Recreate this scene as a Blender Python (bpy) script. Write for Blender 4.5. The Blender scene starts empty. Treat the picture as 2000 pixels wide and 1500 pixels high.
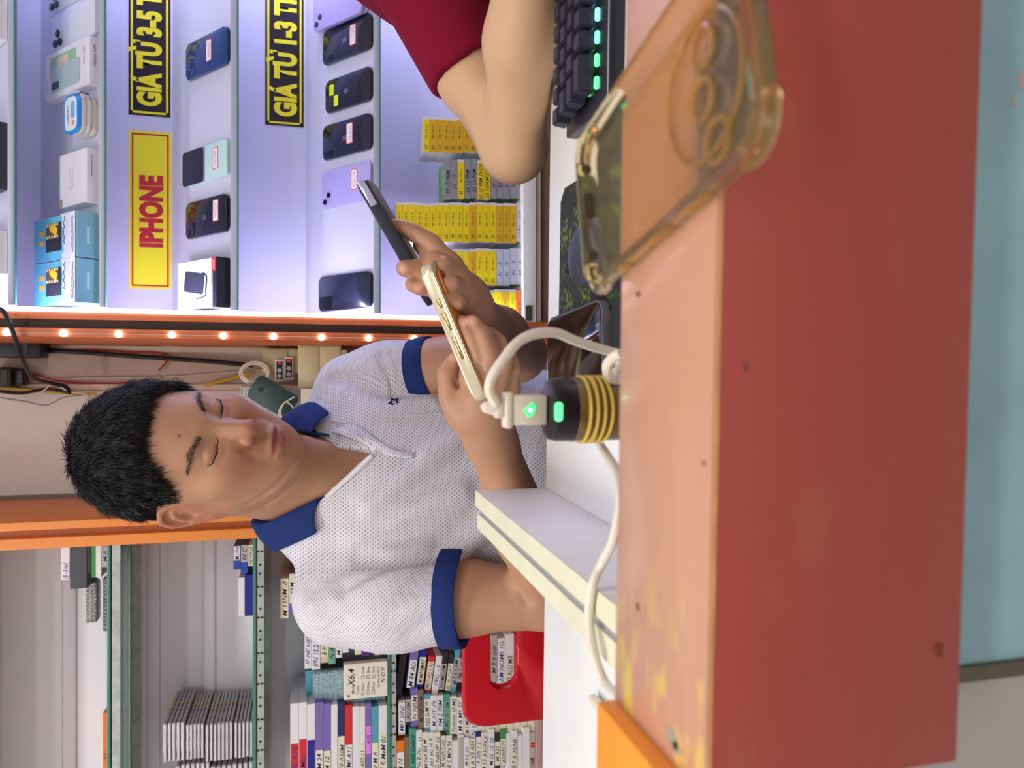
import bpy, bmesh, math, random
import numpy as np
from mathutils import Vector, Matrix, Euler
rnd = random.Random(7)
PI = math.pi
ZC = 1.0                     # camera height above the floor
TH = math.radians(15.0)      # camera looks down by this much
FP = 1500.0                  # focal length in pixels of the 2000 px frame
scene = bpy.context.scene
COL = scene.collection

# ---------------------------------------------------------------- camera rays
def ray(px, py):
    a = (1500 - py - 750) / FP
    b = (1000 - px) / FP
    return Vector((a, math.cos(TH) + b * math.sin(TH), -math.sin(TH) + b * math.cos(TH)))
def W(px, py, Y):            # point of the photo (px, py) on the vertical plane y = Y
    d = ray(px, py)
    p = d * (Y / d.y)
    return Vector((p.x, p.y, p.z + ZC))
def WZ(px, py, z):           # same on the horizontal plane at height z
    d = ray(px, py)
    p = d * ((z - ZC) / d.z)
    return Vector((p.x, p.y, p.z + ZC))

# ---------------------------------------------------------------- materials
def lin(c):
    return tuple(((v / 12.92) if v <= 0.04045 else ((v + 0.055) / 1.055) ** 2.4) for v in c)
def rgb(r, g, b):
    return lin((r / 255., g / 255., b / 255.))
MATS = {}
def mat(name, col, rough=0.5, metal=0.0, spec=0.5, emit=None, estr=0.0, trans=0.0, alpha=1.0, coat=0.0, ior=1.45, sss=0.0, noise=0.0, nscale=30.0, bump=0.0, bscale=200.0):
    if name in MATS: return MATS[name]
    m = bpy.data.materials.new(name); m.use_nodes = True
    nt = m.node_tree; b = nt.nodes['Principled BSDF']
    b.inputs['Base Color'].default_value = (*col, 1)
    b.inputs['Roughness'].default_value = rough
    b.inputs['Metallic'].default_value = metal
    b.inputs['Specular IOR Level'].default_value = spec
    b.inputs['IOR'].default_value = ior
    b.inputs['Transmission Weight'].default_value = trans
    b.inputs['Alpha'].default_value = alpha
    b.inputs['Coat Weight'].default_value = coat
    b.inputs['Coat Roughness'].default_value = 0.08
    if sss:
        b.inputs['Subsurface Weight'].default_value = sss
        b.inputs['Subsurface Radius'].default_value = (0.012, 0.005, 0.003)
        b.inputs['Subsurface Scale'].default_value = 0.6
    if emit is not None:
        b.inputs['Emission Color'].default_value = (*emit, 1)
        b.inputs['Emission Strength'].default_value = estr
    if noise or bump:
        tc = nt.nodes.new('ShaderNodeTexCoord')
        if noise:
            n = nt.nodes.new('ShaderNodeTexNoise'); n.inputs['Scale'].default_value = nscale; n.inputs['Detail'].default_value = 5
            nt.links.new(tc.outputs['Object'], n.inputs['Vector'])
            mx = nt.nodes.new('ShaderNodeMix'); mx.data_type = 'RGBA'; mx.blend_type = 'MULTIPLY'
            mx.inputs['Factor'].default_value = 1.0
            mx.inputs['A'].default_value = (*col, 1)
            r = nt.nodes.new('ShaderNodeMapRange'); r.inputs['From Min'].default_value = .3; r.inputs['From Max'].default_value = .7
            r.inputs['To Min'].default_value = 1 - noise; r.inputs['To Max'].default_value = 1.0 + noise * .3
            nt.links.new(n.outputs['Fac'], r.inputs['Value']); nt.links.new(r.outputs['Result'], mx.inputs['B'])
            nt.links.new(mx.outputs['Result'], b.inputs['Base Color'])
        if bump:
            n2 = nt.nodes.new('ShaderNodeTexNoise'); n2.inputs['Scale'].default_value = bscale; n2.inputs['Detail'].default_value = 3
            nt.links.new(tc.outputs['Object'], n2.inputs['Vector'])
            bp = nt.nodes.new('ShaderNodeBump'); bp.inputs['Strength'].default_value = bump; bp.inputs['Distance'].default_value = 0.002
            nt.links.new(n2.outputs['Fac'], bp.inputs['Height']); nt.links.new(bp.outputs['Normal'], b.inputs['Normal'])
    MATS[name] = m
    return m
def cmat(r, g, b, rough=0.5, **k):
    return mat('paint_%d_%d_%d_%d' % (r, g, b, int(rough * 100)), rgb(r, g, b), rough, **k)

# ---------------------------------------------------------------- objects
def tag(o, label=None, cat=None, group=None, kind=None):
    if label: o['label'] = label
    if cat: o['category'] = cat
    if group: o['group'] = group
    if kind: o['kind'] = kind
    return o
def empty(name, loc=(0, 0, 0), rot=None, label=None, cat=None, group=None):
    o = bpy.data.objects.new(name, None); COL.objects.link(o)
    o.empty_display_size = 0.02
    o.location = loc
    if rot is not None:
        if isinstance(rot, Matrix): o.rotation_euler = rot.to_euler()
        else: o.rotation_euler = rot
    return tag(o, label, cat, group)
def link(name, me, m=None, parent=None, label=None, cat=None, group=None, kind=None):
    o = bpy.data.objects.new(name, me); COL.objects.link(o)
    if m is not None and len(me.materials) == 0:
        for q in (m if isinstance(m, (list, tuple)) else [m]): me.materials.append(q)
    if parent is not None: o.parent = parent
    return tag(o, label, cat, group, kind)
class MB:
    """collects shapes, then links them as one mesh object"""
    def __init__(s): s.bm = bmesh.new(); s.mi = 0
    def _done(s, vs, M=None):
        if M is not None: bmesh.ops.transform(s.bm, matrix=M, verts=vs)
        if s.mi:
            fs = set(f for v in vs for f in v.link_faces)
            for f in fs: f.material_index = s.mi
        return vs
    def box(s, c, d, M=None, bev=0.0, seg=2):
        r = bmesh.ops.create_cube(s.bm, size=1.0)
        vs = r['verts']
        for v in vs: v.co = Vector((v.co.x * d[0] + c[0], v.co.y * d[1] + c[1], v.co.z * d[2] + c[2]))
        if bev > 0:
            es = list(set(e for v in vs for e in v.link_edges))
            r2 = bmesh.ops.bevel(s.bm, geom=es, offset=bev, segments=seg, affect='EDGES', profile=0.5)
            vs = list(set(v for f in r2['faces'] for v in f.verts) | set(v for v in vs if v.is_valid))
            vs = list(set(vs))
        return s._done(vs, M)
    def boxx(s, x0, x1, y0, y1, z0, z1, bev=0.0, M=None, seg=2):
        return s.box(((x0 + x1) / 2, (y0 + y1) / 2, (z0 + z1) / 2), (abs(x1 - x0), abs(y1 - y0), abs(z1 - z0)), M, bev, seg)
    def cyl(s, p0, p1, r0, r1=None, n=24, cap=True, M=None):
        if r1 is None: r1 = r0
        p0 = Vector(p0); p1 = Vector(p1); d = p1 - p0
        r = bmesh.ops.create_cone(s.bm, cap_ends=cap, segments=n, radius1=r0, radius2=r1, depth=d.length)
        T = Matrix.Translation((p0 + p1) / 2) @ d.to_track_quat('Z', 'Y').to_matrix().to_4x4()
        bmesh.ops.transform(s.bm, matrix=T, verts=r['verts'])
        return s._done(r['verts'], M)
    def lathe(s, prof, n=32, M=None):      # prof: list of (r, z), closed at both ends when r == 0
        rings = []
        for r, z in prof:
            if r < 1e-7: rings.append([s.bm.verts.new((0, 0, z))])
            else: rings.append([s.bm.verts.new((r * math.cos(2 * PI * i / n), r * math.sin(2 * PI * i / n), z)) for i in range(n)])
        for A, B in zip(rings[:-1], rings[1:]):
            for i in range(n):
                j = (i + 1) % n
                if len(A) == 1 and len(B) == 1: continue
                if len(A) == 1: s.bm.faces.new((A[0], B[i], B[j]))
                elif len(B) == 1: s.bm.faces.new((A[i], A[j], B[0]))
                else: s.bm.faces.new((A[i], A[j], B[j], B[i]))
        return s._done([v for R in rings for v in R], M)
    def prism(s, pts, h0, h1, M=None, bev=0.0):   # outline in xy extruded along z
        a = [s.bm.verts.new((p[0], p[1], h0)) for p in pts]; b = [s.bm.verts.new((p[0], p[1], h1)) for p in pts]
        n = len(pts)
        f0 = s.bm.faces.new(a[::-1]); f1 = s.bm.faces.new(b)
        sd = [s.bm.faces.new((a[i], a[(i + 1) % n], b[(i + 1) % n], b[i])) for i in range(n)]
        vs = a + b
        if bev > 0:
            es = list(f0.edges) + list(f1.edges)
            r2 = bmesh.ops.bevel(s.bm, geom=es, offset=bev, segments=2, affect='EDGES', profile=0.5)
            vs = list(set(v for f in r2['faces'] for v in f.verts) | set(v for v in vs if v.is_valid))
        return s._done(vs, M)
    def tube(s, pts, r, n=8, M=None, closed=False, radii=None):
        pts = [Vector(p) for p in pts]; N = len(pts); rings = []
        up = None
        for i, p in enumerate(pts):
            if closed: t = (pts[(i + 1) % N] - pts[(i - 1) % N])
            else: t = pts[min(i + 1, N - 1)] - pts[max(i - 1, 0)]
            if t.length < 1e-9: t = Vector((0, 0, 1))
            t.normalize()
            if up is None:
                up = t.orthogonal().normalized()
            up = (up - t * up.dot(t))
            if up.length < 1e-6: up = t.orthogonal()
            up.normalize(); w = t.cross(up)
            rr = radii[i] if radii else r
            rings.append([s.bm.verts.new(p + (up * math.cos(2 * PI * k / n) + w * math.sin(2 * PI * k / n)) * rr) for k in range(n)])
        R = list(zip(rings[:-1], rings[1:]))
        if closed: R.append((rings[-1], rings[0]))
        for A, B in R:
            for k in range(n): s.bm.faces.new((A[k], A[(k + 1) % n], B[(k + 1) % n], B[k]))
        if not closed:
            s.bm.faces.new(rings[0][::-1]); s.bm.faces.new(rings[-1])
        return s._done([v for q in rings for v in q], M)
    def quad(s, a, b, c, d, M=None):
        vs = [s.bm.verts.new(p) for p in (a, b, c, d)]
        s.bm.faces.new(vs)
        return s._done(vs, M)
    def mesh(s, name, smooth=True, angle=35):
        bmesh.ops.recalc_face_normals(s.bm, faces=s.bm.faces)
        me = bpy.data.meshes.new(name)
        s.bm.to_mesh(me); s.bm.free()
        if smooth and len(me.polygons):
            me.polygons.foreach_set('use_smooth', [True] * len(me.polygons))
            me.set_sharp_from_angle(angle=math.radians(angle))
        return me
    def build(s, name, m, parent=None, label=None, cat=None, group=None, kind=None, smooth=True, angle=35):
        return link(name, s.mesh(name, smooth, angle), m, parent, label, cat, group, kind)
def kids(o): return [c for c in bpy.data.objects if c.parent == o]
def copy_tree(o, parent=None, ch=None):
    c = o.copy(); COL.objects.link(c)
    if parent is not None: c.parent = parent
    for k in (ch if ch is not None else kids(o)): copy_tree(k, c)
    return c
def spline(pts, n=8):        # Catmull-Rom through points
    P = [Vector(p) for p in pts]; out = []
    for i in range(len(P) - 1):
        p0 = P[max(i - 1, 0)]; p1 = P[i]; p2 = P[i + 1]; p3 = P[min(i + 2, len(P) - 1)]
        for k in range(n):
            t = k / n
            out.append(0.5 * ((2 * p1) + (p2 - p0) * t + (2 * p0 - 5 * p1 + 4 * p2 - p3) * t * t + (3 * p1 - p0 - 3 * p2 + p3) * t ** 3))
    out.append(P[-1]); return out
def rrect(w, h, r, n=6, cx=0, cy=0):
    pts = []
    for (sx, sy, a0) in ((1, 1, 0), (-1, 1, 90), (-1, -1, 180), (1, -1, 270)):
        for k in range(n + 1):
            a = math.radians(a0 + 90 * k / n)
            pts.append((cx + sx * (w / 2 - r) + r * math.cos(a), cy + sy * (h / 2 - r) + r * math.sin(a)))
    return pts
def frame(origin, xaxis, yaxis):   # 4x4 with given local x, y (z = x cross y)
    x = Vector(xaxis).normalized(); y = Vector(yaxis); y = (y - x * y.dot(x)).normalized(); z = x.cross(y)
    M = Matrix((x, y, z)).transposed().to_4x4(); M.translation = Vector(origin); return M

# ---------------------------------------------------------------- lettering (default font turned into meshes)
TXT = {}
def text_mesh(s, bold=0.0, shear=0.0, depth=0.0, sx=1.0):
    key = (s, bold, shear, depth, sx)
    if key in TXT: return TXT[key]
    cu = bpy.data.curves.new('lettering', 'FONT'); cu.body = s; cu.size = 1.0
    cu.offset = bold; cu.shear = shear; cu.extrude = depth; cu.resolution_u = 3
    o = bpy.data.objects.new('lettering', cu); COL.objects.link(o)
    dg = bpy.context.evaluated_depsgraph_get(); dg.update()
    me = bpy.data.meshes.new_from_object(o.evaluated_get(dg))
    bpy.data.objects.remove(o); bpy.data.curves.remove(cu)
    n = len(me.vertices); co = np.zeros(n * 3, np.float32); me.vertices.foreach_get('co', co); co = co.reshape(-1, 3)
    if n:
        lo = co.min(0); hi = co.max(0)
        co[:, 0] = (co[:, 0] - (lo[0] + hi[0]) / 2) * sx; co[:, 1] -= 0.36
        W_ = (hi[0] - lo[0]) * sx
    else: W_ = 0.0
    me.vertices.foreach_set('co', co.ravel()); me.update()
    me.name = 'lettering'
    TXT[key] = (me, W_)
    return TXT[key]
def text(name, s, M, h, m, parent=None, bold=0.0, shear=0.0, sx=1.0, maxw=None):
    """lettering centred at M's origin, reading along M's x, cap height about h*0.72"""
    me, w = text_mesh(s, bold, shear, 0.0, sx)
    me2 = me.copy(); me2.materials.clear(); me2.materials.append(m)
    o = bpy.data.objects.new(name, me2); COL.objects.link(o)
    k = h / 0.72; kx = k
    if maxw and w * k > maxw: kx = maxw / w
    o.matrix_local = M @ Matrix.Diagonal((kx, k, k, 1))
    if parent is not None: o.parent = parent
    return o

# ---------------------------------------------------------------- implicit surfaces
def _l(v): return np.sqrt((v * v).sum(-1))
class SDF:
    def __init__(s): s.ops = []
    def add(s, fn, k=0.0, mode='u', c=None, r=None):
        s.ops.append((fn, k, mode, None if c is None else np.array(c, np.float32), r)); return s
    # primitives -------------------------------------------------
    def ell(s, c, r, k=0.0, mode='u', R=None):
        c = np.array(c, np.float32); r = np.array(r, np.float32); Rm = None if R is None else np.array(R, np.float32)
        def fn(P):
            q = P - c
            if Rm is not None: q = q @ Rm
            k0 = _l(q / r); k1 = _l(q / (r * r))
            return k0 * (k0 - 1.0) / np.maximum(k1, 1e-9)
        return s.add(fn, k, mode, c, float(r.max()))
    def cone(s, a, b, ra, rb=None, k=0.0, mode='u'):
        if rb is None: rb = ra
        a = np.array(a, np.float32); b = np.array(b, np.float32); ba = b - a; L2 = float((ba * ba).sum()) + 1e-12
        def fn(P):
            q = P - a; h = np.clip((q @ ba) / L2, 0, 1)
            return _l(q - h[:, None] * ba) - (ra + (rb - ra) * h)
        return s.add(fn, k, mode, (a + b) / 2, float(np.sqrt(L2) / 2 + max(ra, rb)))
    def chain(s, pts, radii, k=0.0, mode='u', sq=None):
        pts = [np.array(p, np.float32) for p in pts]
        def fn(P):
            d = None
            for i in range(len(pts) - 1):
                a = pts[i]; ba = pts[i + 1] - a; L2 = float((ba * ba).sum()) + 1e-12
                q = P - a; h = np.clip((q @ ba) / L2, 0, 1); v = q - h[:, None] * ba
                e = _l(v) - (radii[i] + (radii[i + 1] - radii[i]) * h)
                d = e if d is None else np.minimum(d, e)
            return d
        A = np.array(pts); c = A.mean(0)
        return s.add(fn, k, mode, c, float(np.sqrt(((A - c) ** 2).sum(1)).max() + max(radii)))
    def disp(s, fn, c=None, r=None): return s.add(fn, 0, 'd', c, r)
    def bump(s, c, sig, amp, R=None):   # push the surface out (amp > 0) around c
        c = np.array(c, np.float32); sg = np.array(sig, np.float32) * np.ones(3, np.float32); Rm = None if R is None else np.array(R, np.float32)
        def fn(P):
            q = P - c
            if Rm is not None: q = q @ Rm
            q = q / sg
            return -amp * np.exp(-0.5 * (q * q).sum(-1))
        return s.add(fn, 0, 'd', c, float(sg.max() * 3))
    def crease(s, pts, sig, amp):       # furrow (amp < 0) or ridge (amp > 0) along a polyline
        pts = [np.array(p, np.float32) for p in pts]
        def fn(P):
            d = None
            for i in range(len(pts) - 1):
                a = pts[i]; ba = pts[i + 1] - a; L2 = float((ba * ba).sum()) + 1e-12
                q = P - a; h = np.clip((q @ ba) / L2, 0, 1); e = _l(q - h[:, None] * ba)
                d = e if d is None else np.minimum(d, e)
            return -amp * np.exp(-0.5 * (d / sig) ** 2)
        A = np.array(pts); c = A.mean(0)
        return s.add(fn, 0, 'd', c, float(np.sqrt(((A - c) ** 2).sum(1)).max() + 3 * sig))
    def ev(s, P, bc=None, br=None):
        P = np.asarray(P, np.float32)
        d = np.full(len(P), 1.0, np.float32)
        for fn, k, mode, c, r in s.ops:
            if bc is not None and c is not None:
                gap = float(np.sqrt(((bc - c) ** 2).sum())) - br - r
                if gap > (0.0 if mode == 'd' else max(k, 0.004) + 0.006 + (0.05 if mode == 'u' and br > 0.03 else 0)): continue
            if bc is not None and hasattr(fn, 'sub'): e = fn.sub[0].ev(fn.sub[1](P), fn.sub[1](bc), br / 0.8) * 0.95
            else: e = fn(P)
            if mode == 'd': d = d + e
            elif mode == 'u':
                if k > 0:
                    h = np.maximum(k - np.abs(d - e), 0) / k
                    d = np.minimum(d, e) - h * h * k * 0.25
                else: d = np.minimum(d, e)
            elif mode == 's':
                e = -e
                if k > 0:
                    h = np.maximum(k - np.abs(d - e), 0) / k
                    d = np.maximum(d, e) + h * h * k * 0.25
                else: d = np.maximum(d, e)
            elif mode == 'i':
                if k > 0:
                    h = np.maximum(k - np.abs(d - e), 0) / k
                    d = np.maximum(d, e) + h * h * k * 0.25
                else: d = np.maximum(d, e)
        return d
    def grad(s, P, h=0.0008):
        g = np.zeros((len(P), 3), np.float32)
        for i in range(3):
            o = np.zeros(3, np.float32); o[i] = h
            g[:, i] = s.ev(P + o) - s.ev(P - o)
        return g / np.maximum(_l(g), 1e-9)[:, None]
    def polygonize(s, lo, hi, h, B=20, name='body', smooth=1):
        lo = np.array(lo, float); hi = np.array(hi, float)
        N = np.ceil((hi - lo) / h).astype(int); NB = np.ceil(N / B).astype(int)
        bw = B * h; br = bw * math.sqrt(3) / 2
        idx = np.arange(B + 1)
        gx, gy, gz = np.meshgrid(idx, idx, idx, indexing='ij')
        G = np.stack([gx, gy, gz], -1).reshape(-1, 3)
        # coarse pass
        bi = np.stack(np.meshgrid(*[np.arange(n) for n in NB], indexing='ij'), -1).reshape(-1, 3)
        bcs = lo + (bi + 0.5) * bw
        dc = s.ev(bcs)
        keep = bi[np.abs(dc) < br * 1.25 + 0.006]
        S = (N + 2 * B + 4).astype(np.int64)
        cellk = []; cellp = []; quads = []
        def key(c): return (c[..., 0].astype(np.int64) * S[1] + c[..., 1]) * S[2] + c[..., 2]
        EDG = [((0, 0, 0), (1, 0, 0)), ((0, 1, 0), (1, 1, 0)), ((0, 0, 1), (1, 0, 1)), ((0, 1, 1), (1, 1, 1)),
               ((0, 0, 0), (0, 1, 0)), ((1, 0, 0), (1, 1, 0)), ((0, 0, 1), (0, 1, 1)), ((1, 0, 1), (1, 1, 1)),
               ((0, 0, 0), (0, 0, 1)), ((1, 0, 0), (1, 0, 1)), ((0, 1, 0), (0, 1, 1)), ((1, 1, 0), (1, 1, 1))]
        for b in keep:
            base = b * B
            P = lo + (base + G) * h
            d = s.ev(P, lo + (b + 0.5) * bw, br)
            if d.min() > 0 or d.max() < 0: continue
            D = d.reshape(B + 1, B + 1, B + 1)
            neg = D < 0
            cnt = sum(neg[i:B + i, j:B + j, k:B + k].astype(np.int8) for i in (0, 1) for j in (0, 1) for k in (0, 1))
            ci = np.argwhere((cnt > 0) & (cnt < 8))
            if len(ci):
                acc = np.zeros((len(ci), 3)); n = np.zeros(len(ci))
                for (a, e) in EDG:
                    ia = ci + a; ie = ci + e
                    da = D[ia[:, 0], ia[:, 1], ia[:, 2]]; de = D[ie[:, 0], ie[:, 1], ie[:, 2]]
                    m = (da < 0) != (de < 0)
                    t = np.where(m, da / np.where(m, da - de, 1), 0)
                    acc += np.where(m[:, None], np.array(a) + t[:, None] * (np.array(e) - np.array(a)), 0); n += m
                p = ci + acc / n[:, None]
                cellk.append(key(ci + base + 1)); cellp.append(lo + (base + p) * h)
            for ax in range(3):
                sl0 = [slice(0, B)] * 3; sl1 = [slice(0, B)] * 3; sl1[ax] = slice(1, B + 1)
                A = neg[tuple(sl0)]; E = neg[tuple(sl1)]
                m = np.argwhere(A != E)
                if not len(m): continue
                flip = A[m[:, 0], m[:, 1], m[:, 2]]
                u = np.zeros(3, int); v = np.zeros(3, int); u[(ax + 1) % 3] = 1; v[(ax + 2) % 3] = 1
                g = m + base + 1
                q = np.stack([key(g - u - v), key(g - v), key(g), key(g - u)], 1)
                q[~flip] = q[~flip][:, ::-1]
                quads.append(q)
        K = np.concatenate(cellk); Pp = np.concatenate(cellp); Q = np.concatenate(quads)
        K, ui = np.unique(K, return_index=True); Pp = Pp[ui]
        I = np.searchsorted(K, Q); I = np.minimum(I, len(K) - 1)
        ok = (K[I] == Q).all(1); I = I[ok]
        for _ in range(smooth):
            acc = np.zeros_like(Pp); n = np.zeros(len(Pp))
            for a, b2 in ((0, 1), (1, 2), (2, 3), (3, 0)):
                np.add.at(acc, I[:, a], Pp[I[:, b2]]); np.add.at(acc, I[:, b2], Pp[I[:, a]])
                np.add.at(n, I[:, a], 1); np.add.at(n, I[:, b2], 1)
            Pp = Pp * .5 + .5 * acc / np.maximum(n, 1)[:, None]
        return Pp, I
def np_mesh(name, P, Q, smooth=True):
    me = bpy.data.meshes.new(name)
    n = len(P); m = len(Q); w = Q.shape[1]
    me.vertices.add(n); me.vertices.foreach_set('co', np.asarray(P, np.float32).ravel())
    me.loops.add(m * w); me.loops.foreach_set('vertex_index', np.asarray(Q, np.int32).ravel())
    me.polygons.add(m); me.polygons.foreach_set('loop_start', np.arange(0, m * w, w, dtype=np.int32))
    me.update(calc_edges=True); me.validate()
    if smooth: me.polygons.foreach_set('use_smooth', [True] * len(me.polygons))
    return me
def set_attr(me, name, vals):
    vals = np.asarray(vals, np.float32)
    a = me.attributes.new(name, 'FLOAT' if vals.ndim == 1 else 'FLOAT_VECTOR', 'POINT')
    a.data.foreach_set('value' if vals.ndim == 1 else 'vector', vals.ravel())
# ================================================================ materials of the place
ORANGE = mat('orange_laminate', rgb(204, 108, 62), .45, spec=.5, noise=.12, nscale=9)
WHITE = mat('white_laminate', rgb(230, 232, 230), .42, noise=.05, nscale=14)
CREAM = mat('cream_board', rgb(238, 228, 218), .55, noise=.04, nscale=4)
PINKB = mat('raw_board', rgb(186, 164, 148), .7, noise=.10, nscale=7)
ACRYL = mat('white_acrylic', rgb(204, 207, 226), .28, spec=.5)
STEEL = mat('galvanised_steel', rgb(178, 184, 180), .5, metal=.25, noise=.25, nscale=60)
WPVC = mat('white_wall_panel', rgb(234, 231, 240), .5, noise=.03, nscale=3)
BLACKP = mat('black_plastic', rgb(22, 23, 27), .45)
WHITEP = mat('white_cable', rgb(222, 214, 196), .45)
LEDM = mat('led_white', (1, 1, 1), .5, emit=(.86, .9, 1.0), estr=5.0)
DARKGAP = mat('gap_shade_paint', rgb(58, 42, 36), .6)  # dark brown that paints the shade in the gap between boards
def glass_mat(name, tint, k=.22):
    if name in MATS: return MATS[name]
    m = bpy.data.materials.new(name); m.use_nodes = True; nt = m.node_tree
    for n in list(nt.nodes): nt.nodes.remove(n)
    o = nt.nodes.new('ShaderNodeOutputMaterial'); t = nt.nodes.new('ShaderNodeBsdfTransparent'); g = nt.nodes.new('ShaderNodeBsdfGlossy'); mx = nt.nodes.new('ShaderNodeMixShader')
    fr = nt.nodes.new('ShaderNodeFresnel'); fr.inputs['IOR'].default_value = 1.45
    t.inputs['Color'].default_value = (*tint, 1); g.inputs['Roughness'].default_value = .04
    nt.links.new(fr.outputs[0], mx.inputs[0]); nt.links.new(t.outputs[0], mx.inputs[1]); nt.links.new(g.outputs[0], mx.inputs[2]); nt.links.new(mx.outputs[0], o.inputs[0])
    MATS[name] = m; return m
GLASS = glass_mat('shelf_glass', rgb(226, 240, 236))
GEDGE = mat('green_glass_edge', rgb(70, 132, 120), .15, spec=.6)

# ================================================================ room shell
XL, XR, YB, YF, ZT = -2.0, 2.0, 1.98, -2.6, 2.6
def plain(name, x0, x1, y0, y1, z0, z1, m, kind='structure', **k):
    b = MB(); b.boxx(x0, x1, y0, y1, z0, z1); return b.build(name, m, None, kind=kind, smooth=False, **k)
plain('floor', XL, XR, YF, YB, -.06, 0, mat('floor_tile', rgb(176, 170, 164), .3, noise=.08, nscale=3))
plain('ceiling', XL, XR, YF, YB, ZT, ZT + .06, mat('ceiling_paint', rgb(236, 234, 230), .8))
plain('wall_back', XL, XR, YB, YB + .08, 0, ZT, mat('wall_paint', rgb(222, 214, 206), .7, noise=.03, nscale=3))
plain('wall_left', XL - .08, XL, YF, YB, 0, ZT, MATS['wall_paint'])
plain('wall_right', XR, XR + .08, YF, YB, 0, ZT, MATS['wall_paint'])

# ================================================================ counter in front of the camera (turned a little)
YAW = math.radians(-2.35)
MC = Matrix.Translation((0, 0, ZC)) @ Matrix.Rotation(YAW, 4, 'Z')
ZD, ZL = -.252, -.145                         # desk top and ledge top, below the camera
def cl(p): return MC.inverted() @ Vector(p)   # world -> counter frame
def LT(px, py): return cl(WZ(px, py, ZC + ZL))
def DT(px, py): return cl(WZ(px, py, ZC + ZD))
XE = LT(1205, 1370).x                          # left end of the ledge
cnt = empty('shop_counter', MC @ Vector((0, .30, -1.0 + 0)), (0, 0, YAW), 'red and orange shop counter with a peach top ledge nearest the camera', 'counter')
def cbuild(b, name, m, **k):
    return b.build(name, m, cnt, **k)
OFF = Vector((0, .30, -1.0))                   # counter origin in the counter frame
def cb(x0, x1, y0, y1, z0, z1, bev=0.0, b=None):
    b = b or MB(); b.boxx(x0 - OFF.x, x1 - OFF.x, y0 - OFF.y, y1 - OFF.y, z0 - OFF.z, z1 - OFF.z, bev); return b
def worn(name, base, worn_c, scale, lo, hi, rough, coat=0.0, xfade=None):
    m = mat(name, base, rough, coat=coat); nt = m.node_tree; bs = nt.nodes['Principled BSDF']
    tc = nt.nodes.new('ShaderNodeTexCoord'); n = nt.nodes.new('ShaderNodeTexNoise'); n.inputs['Scale'].default_value = scale; n.inputs['Detail'].default_value = 4
    mp = nt.nodes.new('ShaderNodeMapping'); mp.inputs['Scale'].default_value = (1, 2.2, 2.2)
    nt.links.new(tc.outputs['Object'], mp.inputs['Vector']); nt.links.new(mp.outputs['Vector'], n.inputs['Vector'])
    r = nt.nodes.new('ShaderNodeMapRange'); r.inputs['From Min'].default_value = lo; r.inputs['From Max'].default_value = hi
    nt.links.new(n.outputs['Fac'], r.inputs['Value'])
    f = r.outputs['Result']
    if xfade:
        sx = nt.nodes.new('ShaderNodeSeparateXYZ'); nt.links.new(tc.outputs['Object'], sx.inputs[0])
        r2 = nt.nodes.new('ShaderNodeMapRange'); r2.inputs['From Min'].default_value = xfade[0]; r2.inputs['From Max'].default_value = xfade[1]
        nt.links.new(sx.outputs[0], r2.inputs['Value']); mu = nt.nodes.new('ShaderNodeMath'); mu.operation = 'MULTIPLY'
        nt.links.new(f, mu.inputs[0]); nt.links.new(r2.outputs['Result'], mu.inputs[1]); f = mu.outputs[0]
    x = nt.nodes.new('ShaderNodeMix'); x.data_type = 'RGBA'; x.inputs['A'].default_value = (*base, 1); x.inputs['B'].default_value = (*worn_c, 1)
    nt.links.new(f, x.inputs['Factor']); nt.links.new(x.outputs['Result'], bs.inputs['Base Color'])
    return m
TOPM = worn('peach_laminate', rgb(186, 138, 112), rgb(214, 184, 84), 30, .50, .66, .24, .2, (-.085, -.15))
REDM = worn('red_laminate', rgb(160, 66, 58), rgb(160, 96, 72), 9, .62, .82, .34, .05)
YL0, YL1 = .2533, .3415
cbuild(cb(XE, .9, YL0, YL1, ZL - .116, ZL - .0012, .0012), 'ledge_front', REDM)
cbuild(cb(XE, .9, YL0 + .0008, YL1, ZL - .0016, ZL, .0005), 'ledge_top', TOPM)
cbuild(cb(XE, .9, YL0 - .0002, YL0 + .0008, ZL - .0022, ZL - .0012, .0002), 'edge_band', mat('yellowed_edge', rgb(206, 148, 92), .5, noise=.3, nscale=40))
# below the ledge: turquoise and grey front panels with a metal seam
sx = cl(W(1950, 1318, .30)).x
cbuild(cb(sx + .004, .9, .300, .318, -.98, ZL - .112), 'front_panel', mat('turquoise_panel', rgb(150, 192, 202), .35, noise=.14, nscale=18), label='turquoise front panel')
cbuild(cb(-.9, sx - .004, .300, .318, -.98, ZL - .112), 'front_panel', mat('grey_panel', rgb(176, 170, 168), .45, noise=.06, nscale=10), label='grey front panel')
cbuild(cb(sx - .004, sx + .004, .297, .318, -.98, ZL - .112, .001), 'seam_strip', mat('metal_seam', rgb(110, 104, 92), .35, metal=.7))
s0 = cl(W(1860, 1282, .2515))
b = cb(s0.x - .0028, s0.x + .0028, .2522, .256, s0.z - .0008, s0.z + .0008, .0006); cbuild(b, 'slot', mat('slot_dark', rgb(96, 52, 36), .7))
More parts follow.
